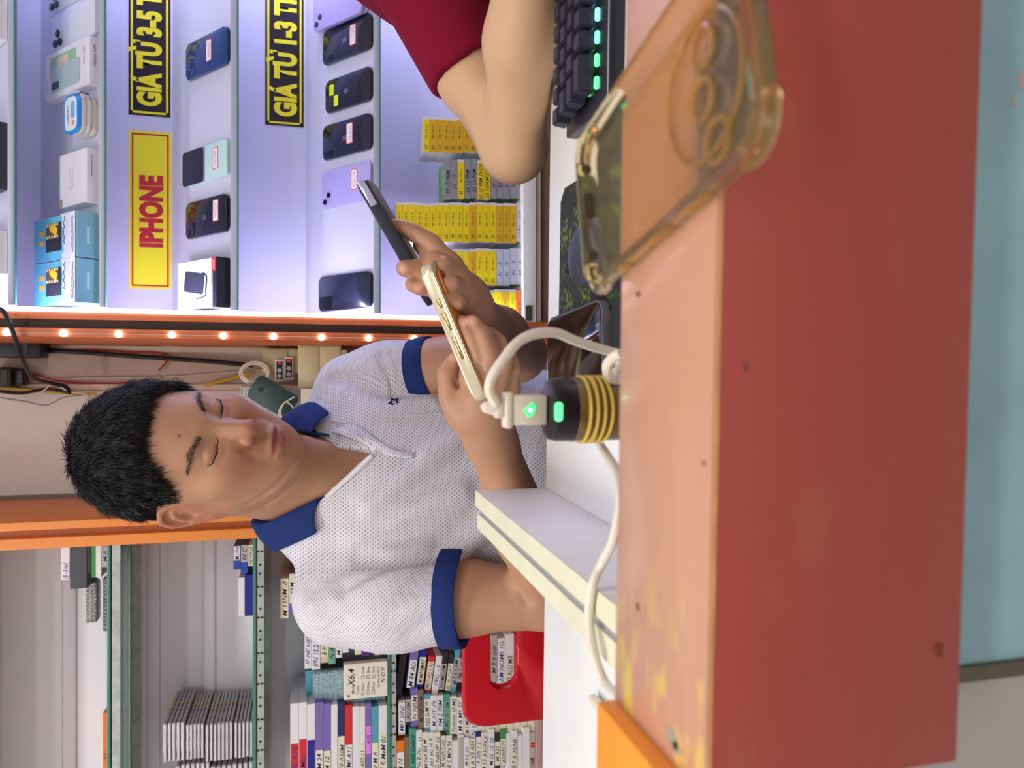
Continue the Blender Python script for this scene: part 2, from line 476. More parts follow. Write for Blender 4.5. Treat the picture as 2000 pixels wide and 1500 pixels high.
# chips and stains
CHIP = mat('grey_chip', rgb(150, 138, 120), .7); SPOT = mat('dark_spot', rgb(118, 64, 46), .7); PCHIP = mat('pink_chip', rgb(182, 168, 172), .6)
def stain(name, px, py, wx, wy, m, front=None, seed=1):
    r_ = random.Random(seed); pts = [(wx * math.cos(2 * PI * i / 14) * r_.uniform(.7, 1.1), wy * math.sin(2 * PI * i / 14) * r_.uniform(.7, 1.1)) for i in range(14)]
    b = MB()
    if front is None:
        p = LT(px, py) - OFF; b.prism(pts, 0, .00012, Matrix.Translation((p.x, p.y, ZL - OFF.z)))
    else:
        p = cl(W(px, py, front)) - OFF; b.prism(pts, 0, .00012, Matrix.Translation((p.x, front - OFF.y, p.z)) @ Matrix.Rotation(PI / 2, 4, 'X'))
    cbuild(b, name, m)
for q_, (px, py, wx, wy) in enumerate(((1312, 1440, .0042, .0058), (1322, 1462, .003, .004))): stain('chip', px, py, wx, wy, CHIP, None, q_)
for q_, (px, py, wx, wy) in enumerate(((1247, 575, .0016, .0030), (1375, 905, .0010, .0016), (1246, 1185, .0022, .0022))): stain('spot', px, py, wx, wy, SPOT, None, q_ + 5)
for q_, (px, py, wx, wz) in enumerate(((1516, 178, .0008, .0009), (1456, 716, .0022, .0009), (1588, 1332, .0007, .0007))): stain('spot', px, py, wx, wz, SPOT, YL0 - .0001, q_ + 9)
for q_, (px, py, wx, wz) in enumerate(((1978, 165, .0050, .0042), (1962, 205, .0026, .0020))): stain('chip', px, py, wx, wz, PCHIP, .2999, q_ + 14)
# orange block butting against the ledge
blk = empty('counter_block', MC @ Vector((XE - .1, .30, -1.0)), (0, 0, YAW), 'bright orange counter block butting against the end of the peach ledge', 'counter')
b = MB(); b.boxx(-.62, .1 - .0005, YL0 - .30 + .004, YL1 - .30 + .002, 1.0 + ZL - .030, 1.0 + ZL + .009, .002)
b.build('block_top', mat('bright_orange', rgb(240, 148, 40), .3, noise=.05), blk)
b = MB(); b.boxx(-.62, .1 - .0015, .02, YL1 - .30, .0, 1.0 + ZL - .0302); b.build('block_base', mat('grey_panel', rgb(176, 170, 168), .45), blk)

# ================================================================ white desk and its low partition
YD = .793
dsk = empty('desk', MC @ Vector((0, .57, -1.0)), (0, 0, YAW), 'white laminate desk between the counter ledge and the seated man', 'desk')
D0 = Vector((0, .57, -1.0))
def db(x0, x1, y0, y1, z0, z1, bev=0.0):
    b = MB(); b.boxx(x0 - D0.x, x1 - D0.x, y0 - D0.y, y1 - D0.y, z0 - D0.z, z1 - D0.z, bev); return b
db(-.9, .9, .3455, YD, ZD - .018, ZD, .0008).build('desk_top', WHITE, dsk)
for x in (-.88, -.52, .86): db(x, x + .018, .36, YD - .04, -.998, ZD - .018).build('leg', WHITE, dsk)
db(-.86, .86, .36, .372, -.85, ZD - .018).build('modesty_panel', WHITE, dsk)
pA = cl(W(930, 955, (MC @ Vector((-.11, YD, 0))).y)); pB = DT(1062, 951)
ptn = empty('divider', MC @ Vector((pB.x - .02, .57, ZD)), (0, 0, YAW), 'low white double board standing across the desk beside the charger', 'divider')
hz = pA.z - ZD
for k, (x0, x1) in enumerate(((.0020, .0185), (-.0225, -.0065))):
    b = MB(); b.boxx(x0 + .002, x1 + .002, .3456 - .57, YD - .57 - .001 + k * .002, .0003, hz - k * .003, .0008); q_ = b.build('board', mat('cream_edge_board', rgb(236, 236, 232), .45, noise=.05), ptn)
    b = MB(); b.boxx(x0 + .002, x1 + .002, .3456 - .57, YD - .57 - .001 + k * .002, hz - k * .003, hz - k * .003 + .0008); b.build('edge_tape', mat('cream_tape', rgb(218, 216, 186), .5, noise=.08), q_)
b = MB(); b.boxx(-.0044, .0038, .346 - .57, YD - .57 - .004, .0003, hz - .004); b.build('spacer', mat('grey_spacer', rgb(150, 150, 146), .6), ptn)
# ================================================================ lit phone cabinet on the right
YFC, YW = 1.55, 1.72
CX0, CX1 = .131, 1.06
def zat(px, Y, py=300): return W(px, py, Y).z
def xat(py, px, Y): return W(px, py, Y).x
ORD = 'first second third fourth fifth sixth seventh eighth ninth tenth eleventh twelfth thirteenth fourteenth fifteenth sixteenth seventeenth eighteenth nineteenth twentieth twenty-first twenty-second twenty-third twenty-fourth twenty-fifth'.split()
cab = empty('display_cabinet', ((CX0 + CX1) / 2, 1.75, 0), None, 'white phone display cabinet with sloped shelves and an orange edged side', 'cabinet')
CO = cab.location.copy()
def rb(x0, x1, y0, y1, z0, z1, bev=0.0):
    b = MB(); b.boxx(x0 - CO.x, x1 - CO.x, y0 - CO.y, y1 - CO.y, z0, z1, bev); return b
ZB = zat(1022, YFC)
rb(CX0, CX1, YW, YW + .018, ZB - .02, 2.2).build('back_panel', ACRYL, cab)
rb(.1175, CX0, YFC, 1.95, .0, 2.2, .001).build('side_board', ORANGE, cab)
rb(.1015, .1172, YFC + .012, 1.95, .0, 2.2).build('gap_shade', DARKGAP, cab)  # dark strip painted as the shade between the two side boards
rb(.0850, .1012, YFC, 1.95, .0, 2.2, .001).build('side_board', ORANGE, cab)
rb(CX1, CX1 + .018, YFC, 1.95, .0, 2.2, .001).build('side_board', ORANGE, cab)
zc_, zd_ = zat(1047, YFC), zat(1057, YFC)
rb(CX0, CX1, YFC, YW, zc_, ZB, .001).build('base_shelf', mat('white_base', rgb(232, 232, 234), .4), cab)
rb(CX0, CX1, YFC + .004, YFC + .02, zd_, zc_ - .0005).build('base_rail', mat('grey_beige_rail', rgb(176, 168, 150), .6), cab)
rb(CX0, CX1, YFC + .012, YFC + .03, .0, zd_ - .0005).build('plinth', mat('brown_plinth', rgb(128, 98, 84), .6, noise=.15), cab)
# sloped racks
RACK = {}
for k, (vb, vf) in enumerate(((-55, 17), (80, 195), (337, 451), (597, 730))):
    zb, zf = zat(vb, YW), zat(vf, YFC)
    up = Vector((0, YW - YFC, zb - zf)); Lr = up.length
    F = frame((0, YFC, zf), (1, 0, 0), up)
    RACK[k] = (F, Lr)
    b = MB(); b.box(((CX0 + CX1) / 2 - CO.x, Lr / 2, -.002), (CX1 - CX0 - .018, Lr, .004))
    M = Matrix.Translation((0, -CO.y, 0)) @ F
    bmesh.ops.transform(b.bm, matrix=M, verts=b.bm.verts)
    b.build('sloped_shelf', ACRYL, cab)
    vl = (30, 206, 465, 742)[k]; zl = zat(vl, YFC)
    rb(CX0 + .0088, CX1 - .009, YFC - .003, YFC + .003, zl + .0018, zf + .0006, .0008).build('shelf_lip', mat('lip_acrylic', rgb(178, 184, 204), .25), cab)
    rb(CX0 + .0088, CX1 - .009, YFC - .0042, YFC + .004, zl - .0012, zl + .0016, .0005).build('glass_edge', GEDGE, cab)
# light strip with a row of small bulbs and the separate string on the outer board
st = empty('led_strip', ((CX0 + .138) / 2 + .0003, YFC + .002, ZB), None, 'white light strip running up the inner edge of the display cabinet', 'light strip')
b = MB(); b.boxx(-.0034, .0034, -.0045, -.0024, .02, 1.3); b.build('strip_tape', mat('led_tape_front', rgb(236, 238, 244), .5, emit=(.80, .88, 1.0), estr=1.2), st)
b = MB(); b.boxx(-.0030, .0034, -.0022, .0062, .02, 1.3); b.build('strip_diodes', mat('led_tape', (1, 1, 1), .5, emit=(.49, .56, 1.0), estr=95.0), st)
st2 = empty('led_strip', (CX1 - .004, YFC + .002, ZB), None, 'added unseen light strip up the far edge of the display cabinet', 'light strip')  # strip added out of view to brighten the cabinet from its far side
b = MB(); b.boxx(-.0034, .0034, -.0045, .0060, .02, 1.3); b.build('strip_tape', mat('added_tape_far', (1, 1, 1), .5, emit=(.49, .56, 1.0), estr=250.0), st2)
b = MB()
z = .03
while z < 1.29:
    b.box((0, -.0055, z), (.0052, .0024, .0052), None, .0008, 1); z += .0125
b.build('bulbs', LEDM, st, kind='stuff')
sg = empty('light_string', (.093, YFC - .001, ZB), None, 'string of small round bulbs down the outer orange board', 'light string')
b = MB(); zs = [W(px, py, YFC - .004) for px, py in ((12, 647), (127, 650), (233, 651), (335, 654), (433, 656), (532, 659), (627, 661), (720, 662), (809, 667))]
step = (zs[0].z - zs[-1].z) / 8; zs = [Vector((.0915, 0, zs[-1].z + step * k)) for k in range(-1, 10)]
b.tube([Vector((p.x - .093, -.001, p.z - ZB)) for p in (zs[0] - Vector((0, 0, .03)), zs[-1])], .0009, 6); b.build('wire', mat('clear_wire', rgb(206, 160, 130), .4), sg)
for p in zs:
    b = MB(); b.lathe([(0, .0070), (.0036, .0058), (.0060, .002), (.0062, 0)], 16, Matrix.Translation((p.x - .093, -.0012, p.z - ZB)) @ Matrix.Rotation(PI / 2, 4, 'X'))
    b.build('bulb', mat('bulb_glow', (1, 1, 1), .5, emit=(.95, .97, 1.0), estr=12), sg)

# ---------------------------------------------------------------- signs
BLK = mat('sign_black', rgb(24, 18, 34), .35); YEL = mat('sign_yellow', rgb(236, 226, 40), .4); RED = mat('sign_red', rgb(186, 30, 52), .4)
def sign(label, v0, v1, y0, y1, bg, fg, border, txt, ty0, ty1, c0, c1, bd):
    Y = YW - .0006
    p0, p1 = W(v0, y0, Y), W(v1, y1, Y)       # left top, right bottom
    w, h = p1.x - p0.x, p0.z - p1.z
    F = frame(((p0.x + p1.x) / 2, Y, (p0.z + p1.z) / 2), (1, 0, 0), (0, 0, 1))
    o = empty('price_sign', F.translation, F.to_3x3(), label, 'sign', 'sticker signs in the display cabinet')
    b = MB(); b.box((0, 0, -.0002), (w, h, .0008)); b.build('board', bg, o)
    b = MB(); i, t = bd
    for s in (-1, 1):
        b.box((0, s * (h / 2 - i - t / 2), .0004), (w - 2 * i, t, .0006)); b.box((s * (w / 2 - i - t / 2), 0, .0004), (t, h - 2 * i, .0006))
    b.build('border', border, o)
    me, tw_ = text_mesh(txt, .054, 0, 0, 1.0)
    a, c = W((c0 + c1) / 2, ty0, Y), W((c0 + c1) / 2, ty1, Y); hc = W(c0, ty0, Y).z - W(c1, ty0, Y).z
    k = hc / .727; kx = (c.x - a.x) / tw_
    m2 = me.copy(); m2.materials.clear(); m2.materials.append(fg)
    q = link('lettering', m2, None, o); q.matrix_local = F.inverted() @ Matrix.Translation(((a.x + c.x) / 2, Y - .0011, a.z)) @ F.to_3x3().to_4x4() @ Matrix.Diagonal((kx, k, 1, 1))
    return o
mid = .0042
sign('black sign with tall yellow letters and a yellow border in the upper row', 251, 333, 223, -140, BLK, YEL, YEL, 'GIÁ TỪ 3-5 TRIỆU', 208, -95, 268, 313, (.0042, .0042))
sign('black sign with tall yellow letters and a yellow border in the lower row', 518, 593, 243, -120, BLK, YEL, YEL, 'GIÁ TỪ 1-3 TRIỆU', 228, -75, 536, 577, (.0042, .0040))
sign('yellow sign with large red capital letters and a thin red border', 252, 335, 563, 260, YEL, RED, RED, 'IPHONE', 483, 343, 273, 316, (.0052, .0030))

# ---------------------------------------------------------------- phones and boxes on the racks
STK_O = mat('sticker_orange', rgb(232, 92, 54), .5); STK_W = mat('sticker_white', rgb(240, 236, 240), .55); INK = mat('pen_ink', rgb(70, 72, 110), .6); LENS = mat('lens_glass', rgb(10, 10, 14), .08, spec=.8)
LOGO = mat('logo_silver', rgb(120, 122, 134), .25, metal=.6)
def plate(o, name, cx, cy, w, h, z, m, r=.0008, t=.0004, parent=None):
    b = MB(); b.prism(rrect(w, h, min(r, w / 2.1, h / 2.1), 4, cx, cy), z, z + t); return b.build(name, m, parent or o)
def scribble(o, cx, cy, w, h, z, m, n=14, rows=2, r=.00035):
    b = MB()
    for k in range(rows):
        yy = cy + h * (.5 - (k + .5) / rows) * .8
        pts = [Vector((cx - w / 2 + w * i / n, yy + (rnd.random() - .5) * h / rows * .75, z)) for i in range(n + 1)]
        b.tube(pts, r, 4)
    return b.build('handwriting', m, o)
def sticker(o, cx, cy, z, w=.042, h=.019):
    s = plate(o, 'price_sticker', cx, cy, w, h, z, STK_O, .002)
    plate(o, 'sticker_face', cx, cy, w - .0035, h - .0035, z + .0004, STK_W, .0012, .0002, s)
    q = scribble(s, cx, cy, w * .72, h * .6, z + .0007, INK)
    return s
def fruit(o, cx, cy, z, s):
    def loop(f): return [(cx + s * x, cy + s * y) for x, y in f]
    body = [(0, -.46), (.12, -.5), (.26, -.46), (.40, -.22), (.46, -.05), (.36, .04), (.32, .17), (.37, .28), (.43, .33), (.28, .43), (.12, .42), (0, .37), (-.12, .42), (-.28, .43), (-.42, .32), (-.47, .10), (-.42, -.16), (-.28, -.43), (-.14, -.5)]
    b = MB(); b.prism(loop(body), z, z + .0002); b.prism(loop([(.0, .46), (.04, .60), (.18, .70), (.16, .56), (.08, .48)]), z, z + .0002)
    return b.build('logo', LOGO, o)
def phone(row, yc, label, back, edge=None, w=.0715, h=.1467, t=.0076, lift=0.0, cams='dual', logo=False, stick=None, name='phone', flip=0, rise=.001, group=None):
    F, Lr = RACK[row]
    vf = (17, 195, 451, 730)[row]
    x = xat(yc, vf, YFC)
    o = empty(name, F @ Vector((x, rise, .0003)), F.to_3x3(), label, 'phone', group or 'phones on the sloped racks')
    b = MB(); b.prism(rrect(w, h, .0095, 6, 0, h / 2), 0, t, None, .0022); b.build('body', back, o)
    if cams == 'dual':
        c = plate(o, 'camera_bump', -w / 2 + .0185, h - .0185, .029, .029, t, back, .007, .0012)
        for dx, dy in ((-.0065, .0055), (.0065, -.0055)):
            q = MB(); q.cyl((-w / 2 + .0185 + dx, h - .0185 + dy, t + .001), (-w / 2 + .0185 + dx, h - .0185 + dy, t + .0024), .0058, n=20); q.build('lens', LENS, c)
    elif cams == 'pill':
        c = plate(o, 'camera_bump', -w / 2 + .0115, h - .021, .0125, .029, t, back, .006, .0012)
        for dy in (.007, -.007):
            q = MB(); q.cyl((-w / 2 + .0115, h - .021 + dy, t + .001), (-w / 2 + .0115, h - .021 + dy, t + .0024), .0048, n=20); q.build('lens', LENS, c)
    elif cams == 'vert':
        c = plate(o, 'camera_bump', -w / 2 + .012, h - .019, .0115, .026, t, LENS, .005, .0008)
    elif cams == 'triple':
        for dx, dy in ((0, .0), (0, -.018), (.018, -.009)):
            q = MB(); q.cyl((-w / 2 + .016 + dx, h - .015 + dy, t), (-w / 2 + .016 + dx, h - .015 + dy, t + .0026), .0072, n=22); q.build('lens', LENS, o)
    elif cams == 'quad':
        c = plate(o, 'camera_bump', -w / 2 + .017, h - .024, .027, .040, t, LENS, .005, .0012)
    if logo: fruit(o, 0, h * .53, t + .0002, .0135)
    if stick is not None: sticker(o, stick[0], stick[1], t + .0002)
    return o
GB = lambda n, r, g, b_, ro=.16: mat(n, rgb(r, g, b_), ro, spec=.6, coat=.4)
BKG = GB('black_phone_glass', 20, 21, 30); BLUE = GB('blue_phone_glass', 20, 58, 112); LAV = GB('lavender_phone_glass', 178, 172, 232); WPH = GB('white_phone_glass', 222, 226, 238)
DKG = GB('navy_phone_glass', 24, 27, 42)
phone(2, 88, 'blue phone with a price sticker on the upper sloped rack', BLUE, cams='dual', stick=(.004, .062))
phone(2, 415, 'black phone with sticker below its logo, beside the charger box', BKG, cams='dual', logo=True, stick=(.008, .038))
phone(3, 60, 'black phone with sticker, first from the maroon sleeve', BKG, cams='vert', logo=True, stick=(.004, .052))
y2 = phone(3, 163, 'black phone with two small bright yellow notes', BKG, w=.067, h=.138, cams=None, logo=True)
for cx, cy in ((.012, .118), (-.013, .104)):
    n_ = plate(y2, 'yellow_note', cx, cy, .022, .013, .0078, mat('neon_note', rgb(226, 240, 20), .6), .0004); scribble(n_, cx, cy, .015, .008, .0082, mat('note_ink', rgb(120, 130, 30), .6), 8, 2, .0003)
phone(3, 256, 'black phone with sticker standing beside the lavender phone', DKG, cams='vert', logo=True, stick=(.006, .062))
phone(3, 352, 'lavender phone with twin cameras behind the raised dark phone', LAV, w=.0757, h=.150, cams='dual', stick=(.008, .048))
bp = phone(3, 565, 'large black phone alone by the orange frame on the lower rack', DKG, w=.073, h=.160, cams='quad')
scribble(bp, .0, .012, .018, .003, .0079, LOGO, 8, 1, .0003)
for k in range(2):
    phone(3, -14 + k * 3, ('pale phone lying under another at the rack\'s end', 'pale phone lying on top of another at the rack\'s end')[k], LAV, w=.0757, h=.150, cams='dual', rise=.012 + k * .002).location += RACK[3][0].to_3x3() @ Vector((0, 0, .0002 + .0118 * k))
# folding phone: dark upper half, mint lower half
fp = phone(2, 307, 'folding phone with dark upper half and mint lower half', GB('mint_phone_glass', 192, 226, 222), w=.070, h=.160, t=.0070, cams=None, stick=(.004, .040))
plate(fp, 'dark_half', 0, .121, .069, .077, .0071, BKG, .008, .0005); plate(fp, 'hinge', 0, .0805, .070, .006, .0070, mat('hinge_grey', rgb(150, 160, 170), .3, metal=.5), .001, .0004)
# white phones at the top right
phone(1, 26, 'white phone with three cameras standing beside the white phone box', WPH, w=.0775, h=.160, cams='triple', logo=False, rise=.002)
phone(1, -54, 'white phone cut off by the picture edge behind the sleeve corner', WPH, w=.0775, h=.160, cams='triple', rise=.016)
def rackbox(row, yc, w, h, d, label, front, side, name='product_box', rise=.001, group='boxes on the sloped racks', tilt=0, cat='box'):
    F, Lr = RACK[row]; vf = (17, 195, 451, 730)[row]; x = xat(yc, vf, YFC)
    o = empty(name, F @ Vector((x, rise, .0003)), F.to_3x3() @ Matrix.Rotation(tilt, 3, 'Z'), label, cat, group)
    b = MB(); b.box((0, h / 2, d / 2), (w, h, d), None, .0008, 1); b.build('carton', side, o)
    plate(o, 'printed_face', 0, h / 2, w - .0016, h - .0016, d, front, .0004, .0003)
    return o
PW = mat('carton_white', rgb(232, 230, 238), .5); TEAL = mat('carton_teal', rgb(96, 186, 212), .45); TEALD = mat('carton_teal_side', rgb(128, 184, 200), .45)
def fmat(n, r, g, b_): return mat(n, rgb(r, g, b_), .5)
o = rackbox(1, 122, .088, .164, .018, 'white phone box with a pale green phone picture on it', PW, PW)
plate(o, 'picture', .014, .095, .040, .098, .0184, fmat('pic_green', 150, 200, 160), .005); plate(o, 'picture', .014, .095, .030, .040, .0187, fmat('pic_peach', 226, 196, 178), .004)
plate(o, 'picture', -.010, .086, .046, .108, .0190, fmat('pic_sage', 176, 198, 202), .006); plate(o, 'picture', -.022, .122, .014, .028, .0194, fmat('pic_cam', 70, 76, 88), .003)
text('lettering', 'Galaxy A05', Matrix.Translation((.012, .018, .0186)), .005, INK, o); text('lettering', 'SAMSUNG', Matrix.Translation((-.018, .155, .0186)), .0038, INK, o)
M2 = Matrix.Translation((0, -.0002, .009)) @ Matrix.Rotation(PI / 2, 4, 'X')
text('lettering', 'Galaxy A05', M2 @ Matrix.Translation((.01, 0, 0)), .006, INK, o)
# small rounded case with a blue rimmed lid
F, _ = RACK[1]; o = empty('earphone_case', F @ Vector((xat(227, 195, YFC), .002, .0003)), F.to_3x3(), 'small rounded cream case with a blue rimmed lid', 'case')
for k, (a, c, m_) in enumerate(((0, .010, fmat('case_cream', 214, 206, 196)), (.0105, .020, fmat('case_pearl', 224, 218, 216)), (.0205, .030, fmat('case_cream', 214, 206, 196)))):
    b = MB(); b.prism(rrect(.070 - .002 * (k == 1), .052, .016, 6, 0, .028), a, c, None, .003); b.build('tray', m_, o)
plate(o, 'lid', 0, .028, .070, .052, .0302, fmat('case_blue', 40, 150, 222), .016, .006); l_ = plate(o, 'lid_face', 0, .028, .060, .042, .0362, fmat('case_face', 226, 232, 244), .012, .0004)
plate(o, 'lid_art', .006, .020, .030, .014, .0366, fmat('art_sky', 130, 176, 232), .006, .0002, l_); plate(o, 'lid_art', -.018, .018, .010, .010, .0367, fmat('art_orange', 224, 160, 90), .004, .0002, l_)
text('lettering', 'OBINFY', Matrix.Translation((.0, .038, .0368)), .007, INK, l_)
b = MB(); b.tube([(.028, .010, .038), (.036, .004, .030), (.034, .0, .018)], .0012, 6); b.build('loop', BLACKP, o)
o = rackbox(1, 346, .098, .098, .023, 'plain white earphone box with a gold corner mark', PW, PW)
plate(o, 'gold_mark', -.041, .091, .014, .007, .0234, fmat('gold_mark', 160, 112, 60), .0005); scribble(o, 0, .055, .040, .022, .0235, fmat('faint_print', 176, 178, 206), 12, 3, .0004)
scribble(o, .018, -.0003, .04, .002, .014, INK, 12, 1, .0005)
for k, (yc, lab) in enumerate(((463, 'light blue toy box standing second from the orange frame'), (551, 'light blue toy box standing right beside the orange frame'))):
    o = rackbox(1, yc, .0805, .160, .040, lab, TEAL, TEALD)
    z_ = .0404
    plate(o, 'artwork', .002, .083, .052, .058, z_, fmat('art_dark', 44, 42, 48), .002)
    a = plate(o, 'artwork', .014, .088, .028, .046, z_ + .0004, fmat('art_brown', 92, 74, 50), .002)
    for q in range(5):
        for sd in (-1, 1): plate(o, 'window', .014 + sd * .011, .068 + q * .0098, .005, .005, z_ + .0008, fmat('art_window', 240, 220, 150), .001, .0003, a)
    b = MB(); b.prism([(.004, .072), (.016, .066), (.026, .086), (.020, .098), (.012, .090)], z_ + .0012, z_ + .0016); b.build('artwork', fmat('art_yellow', 232, 190, 30), o)
    for dx in (-.006, .012):
        b = MB(); b.prism([(dx - .003, .118), (dx + .003, .118), (dx + .006, .136), (dx - .006, .136)], z_ + .0008, z_ + .0012); b.build('artwork', fmat('art_flame', 244, 178, 40), o)
    b = MB(); b.prism([(-.041, .020), (.041, .020), (.041, .056), (.034, .048), (.022, .050), (.010, .044), (-.010, .046), (-.026, .042), (-.034, .052), (-.041, .046)], z_ + .0014, z_ + .0018); b.build('artwork', fmat('art_cloud', 214, 218, 234), o)
    scribble(o, .010, .040, .05, .010, z_ + .0022, fmat('art_text', 70, 70, 84), 16, 1, .0008)
    plate(o, 'white_band', 0, .010, .082, .018, z_ + .0018, fmat('art_band', 228, 230, 240), .001); scribble(o, 0, .010, .066, .010, z_ + .0023, INK, 18, 2, .0005)
    b = MB(); b.box((0, -.0003, .020), (.030, .0004, .005)); b.build('mark', fmat('pale_mark', 190, 222, 234), o)
o = rackbox(2, 553, .096, .140, .028, 'white charger box with a power bank picture and a hang tab', PW, fmat('carton_black', 34, 34, 42))
b = MB(); b.prism([(x, y) for x, y in rrect(.092, .050, .006)][:0] or [(-.0465, .012), (.0465, .012), (.0465, .139), (-.0465, .139)], .0284, .0287); b.build('white_panel', PW, o)
b = MB(); b.prism(rrect(.036, .024, .010, 5, .0, .148), .010, .012); b.build('hang_tab', fmat('carton_black', 34, 34, 42), o)
b = MB(); b.prism(rrect(.010, .008, .003, 4, .0, .150), .0121, .0125); b.build('tab_hole', fmat('tab_hole', 190, 190, 214), o)
b = MB(); b.prism(rrect(.040, .070, .006, 5, 0, 0), 0, .0006, Matrix.Translation((.004, .078, .0289)) @ Matrix.Rotation(-.16, 4, 'Z')); b.build('picture', fmat('pic_bank', 54, 56, 70), o)
b = MB(); b.tube(spline([(.020, .046, .0292), (.012, .034, .0292), (-.012, .036, .0292), (-.024, .038, .0292), (-.028, .098 - .03, .0292)], 6), .0016, 6); b.build('picture', fmat('pic_cable', 40, 42, 54), o)
plate(o, 'black_band', 0, .0065, .095, .013, .0286, fmat('carton_black', 34, 34, 42), .0005, .0004); text('lettering', 'MAGNETIC WIRELESS', Matrix.Translation((-.012, .016, .0291)), .005, fmat('print_black', 30, 30, 34), o, .01)
plate(o, 'red_corner', .034, .0095, .026, .014, .0291, fmat('print_red', 222, 66, 52), .0005, .0004); text('lettering', 'MAX', Matrix.Translation((.034, .0095, .0296)), .0060, STK_W, o)
text('lettering', 'INAYATON', Matrix.Translation((0, .132, .0290)), .005, INK, o)
# things on the top rack, just inside the picture
for yc, w_, h_, d_, lab, m_, sm in ((305, .120, .10, .05, 'dark grey box on the topmost rack, nearly out of the picture', fmat('carton_grey', 70, 74, 90), fmat('carton_grey2', 58, 62, 76)), (493, .078, .09, .03, 'white box on the topmost rack above the toy boxes', PW, PW), (35, .080, .09, .03, 'white box on the topmost rack above the white phone', PW, PW)):
    rackbox(0, yc, w_, h_, d_, lab, m_, sm, rise=.006)

# ---------------------------------------------------------------- battery boxes in the niche
YB1 = mat('box_yellow', rgb(240, 214, 24), .45); YB2 = mat('box_amber', rgb(226, 176, 34), .45); GRB = mat('box_grey', rgb(150, 152, 160), .4); LGB = mat('box_pale_grey', rgb(196, 200, 214), .4); GRN = mat('box_green', rgb(128, 170, 112), .5); WB = mat('box_white', rgb(226, 224, 230), .5); OR2 = mat('box_orange', rgb(232, 110, 44), .45)
PRN = mat('print_olive', rgb(120, 104, 30), .6); PEN = mat('marker_black', rgb(26, 24, 26), .6); PENB = mat('marker_blue', rgb(44, 48, 130), .6)
def carton(name, v0, v1, yl, yr, Y, depth, face, body, label, group, texts=(), cat='box', dx=0.0, inset=.92, tone=None):
    vm = (v0 + v1) / 2
    a, c = W(v0, yl, Y), W(v1, yr, Y); a = Vector((W(vm, yl, Y).x, Y, a.z)); c = Vector((W(vm, yr, Y).x, Y, c.z))
    w, h = c.x - a.x, a.z - c.z - .0003
    o = empty(name, ((a.x + c.x) / 2 + dx, Y, c.z), None, label, cat, group)
    b = MB(); b.boxx(-w / 2, w / 2, .0004, depth, 0, h, .0005, None, 1); b.build('carton', body, o)
    b = MB(); b.boxx(-w / 2 + .0002, w / 2 - w * (1 - inset), -.0003, .0006, .0003, h - .0003); b.build('printed_end', face, o)
    FR_ = Matrix.Translation((0, -.0006, h / 2)) @ Matrix.Rotation(PI / 2, 4, 'X')
    for s, cx, hh, m_, sh in texts:
        text('lettering', s, FR_ @ Matrix.Translation((cx * w, 0, 0)) @ Matrix.Rotation(rnd.uniform(-.03, .03), 4, 'Z'), hh, m_, o, .006, sh, 1.0, w * .9)
    return o
def ystack(items, v0, pitch, yl, yr, Y, where, group, jit=.002):
    v = v0
    for i, it in enumerate(items):
        face, texts = it
        body = WB if face in (YB1, YB2) else (GRN if face in (GRB, LGB) else WB)
        nm = {YB1: 'yellow', YB2: 'amber yellow', GRB: 'grey', LGB: 'pale grey', OR2: 'orange', WB: 'white', GRN: 'green'}[face]
        carton('battery_box', v, v + pitch, yl, yr, Y, .075, face, body, '%s battery box, %s from the top of the %s' % (nm, ORD[i], where), group, texts, dx=rnd.uniform(-jit, jit), inset=.93 if face in (YB1, YB2) else 1.0)
        v += pitch
PT = lambda: ('TM 1108 XL', .08, .0042, PRN, 0)
def yb(f, s=None): return (f, [PT()] + ([(s, -.36, .0066, PEN, .2)] if s else []))
def gb(f, s, m_=PENB): return (f, [(s, -.05, .0078, m_, .25)])
ystack([yb(YB1, '55')] + [yb(YB2, '55') for _ in range(7)] + [yb(YB1, '55') for _ in range(7)], 826, 13.0, 298, 230, 1.590, 'stack behind the bare elbow', 'battery boxes behind the elbow')
ystack([gb(GRB, '65 12 PRM', PEN), gb(GRB, '55   12'), yb(YB1, '55'), gb(GRB, '65 12 PRM', PEN), gb(GRB, '65 12 PRM', PEN), gb(YB1, '55 12 PRM DLCm', PEN), gb(YB1, '55 13PRM DLC', PEN)] + [gb(GRB, '55   12') for _ in range(5)], 868, 12.8, 388, 312, 1.575, 'mixed grey and yellow stack', 'grey and yellow battery boxes')
ystack([yb(YB1), yb(YB1), yb(YB1), yb(YB1), yb(YB1, '99'), yb(YB1, '99'), yb(YB1, '11'), yb(YB1, '55'), yb(YB1, '99'), yb(YB1, '55'), yb(YB1, '55'), yb(YB2, '91'), yb(YB1, '91'), yb(YB1, '91'), yb(YB1, '91'), yb(YB2, '17'), yb(YB2, '17'), yb(YB2, '55')] + [gb(LGB, '11 Pm    GX')], 773, 13.1, 473, 396, 1.570, 'tallest stack of yellow boxes', 'battery boxes of the tallest stack', .0015)
ystack([gb(YB1, '1/x', PEN), gb(YB1, '1/x0', PEN), gb(YB1, '1/x8', PEN), yb(YB2), yb(YB1, '91'), yb(YB1, '91'), yb(YB1, '91')] + [gb(LGB, 'A1    X') for _ in range(4)], 877, 13.2, 557, 486, 1.566, 'stack behind the raised forearm', 'battery boxes behind the forearm')
ystack([(LGB, []), yb(YB1), yb(YB1), yb(YB1), yb(YB1), yb(YB2), yb(YB1, '41'), (OR2, [('USB AS', .0, .0060, PEN, .1)])], 908, 14.3, 634, 565, 1.562, 'short stack against the orange frame', 'battery boxes by the orange frame')
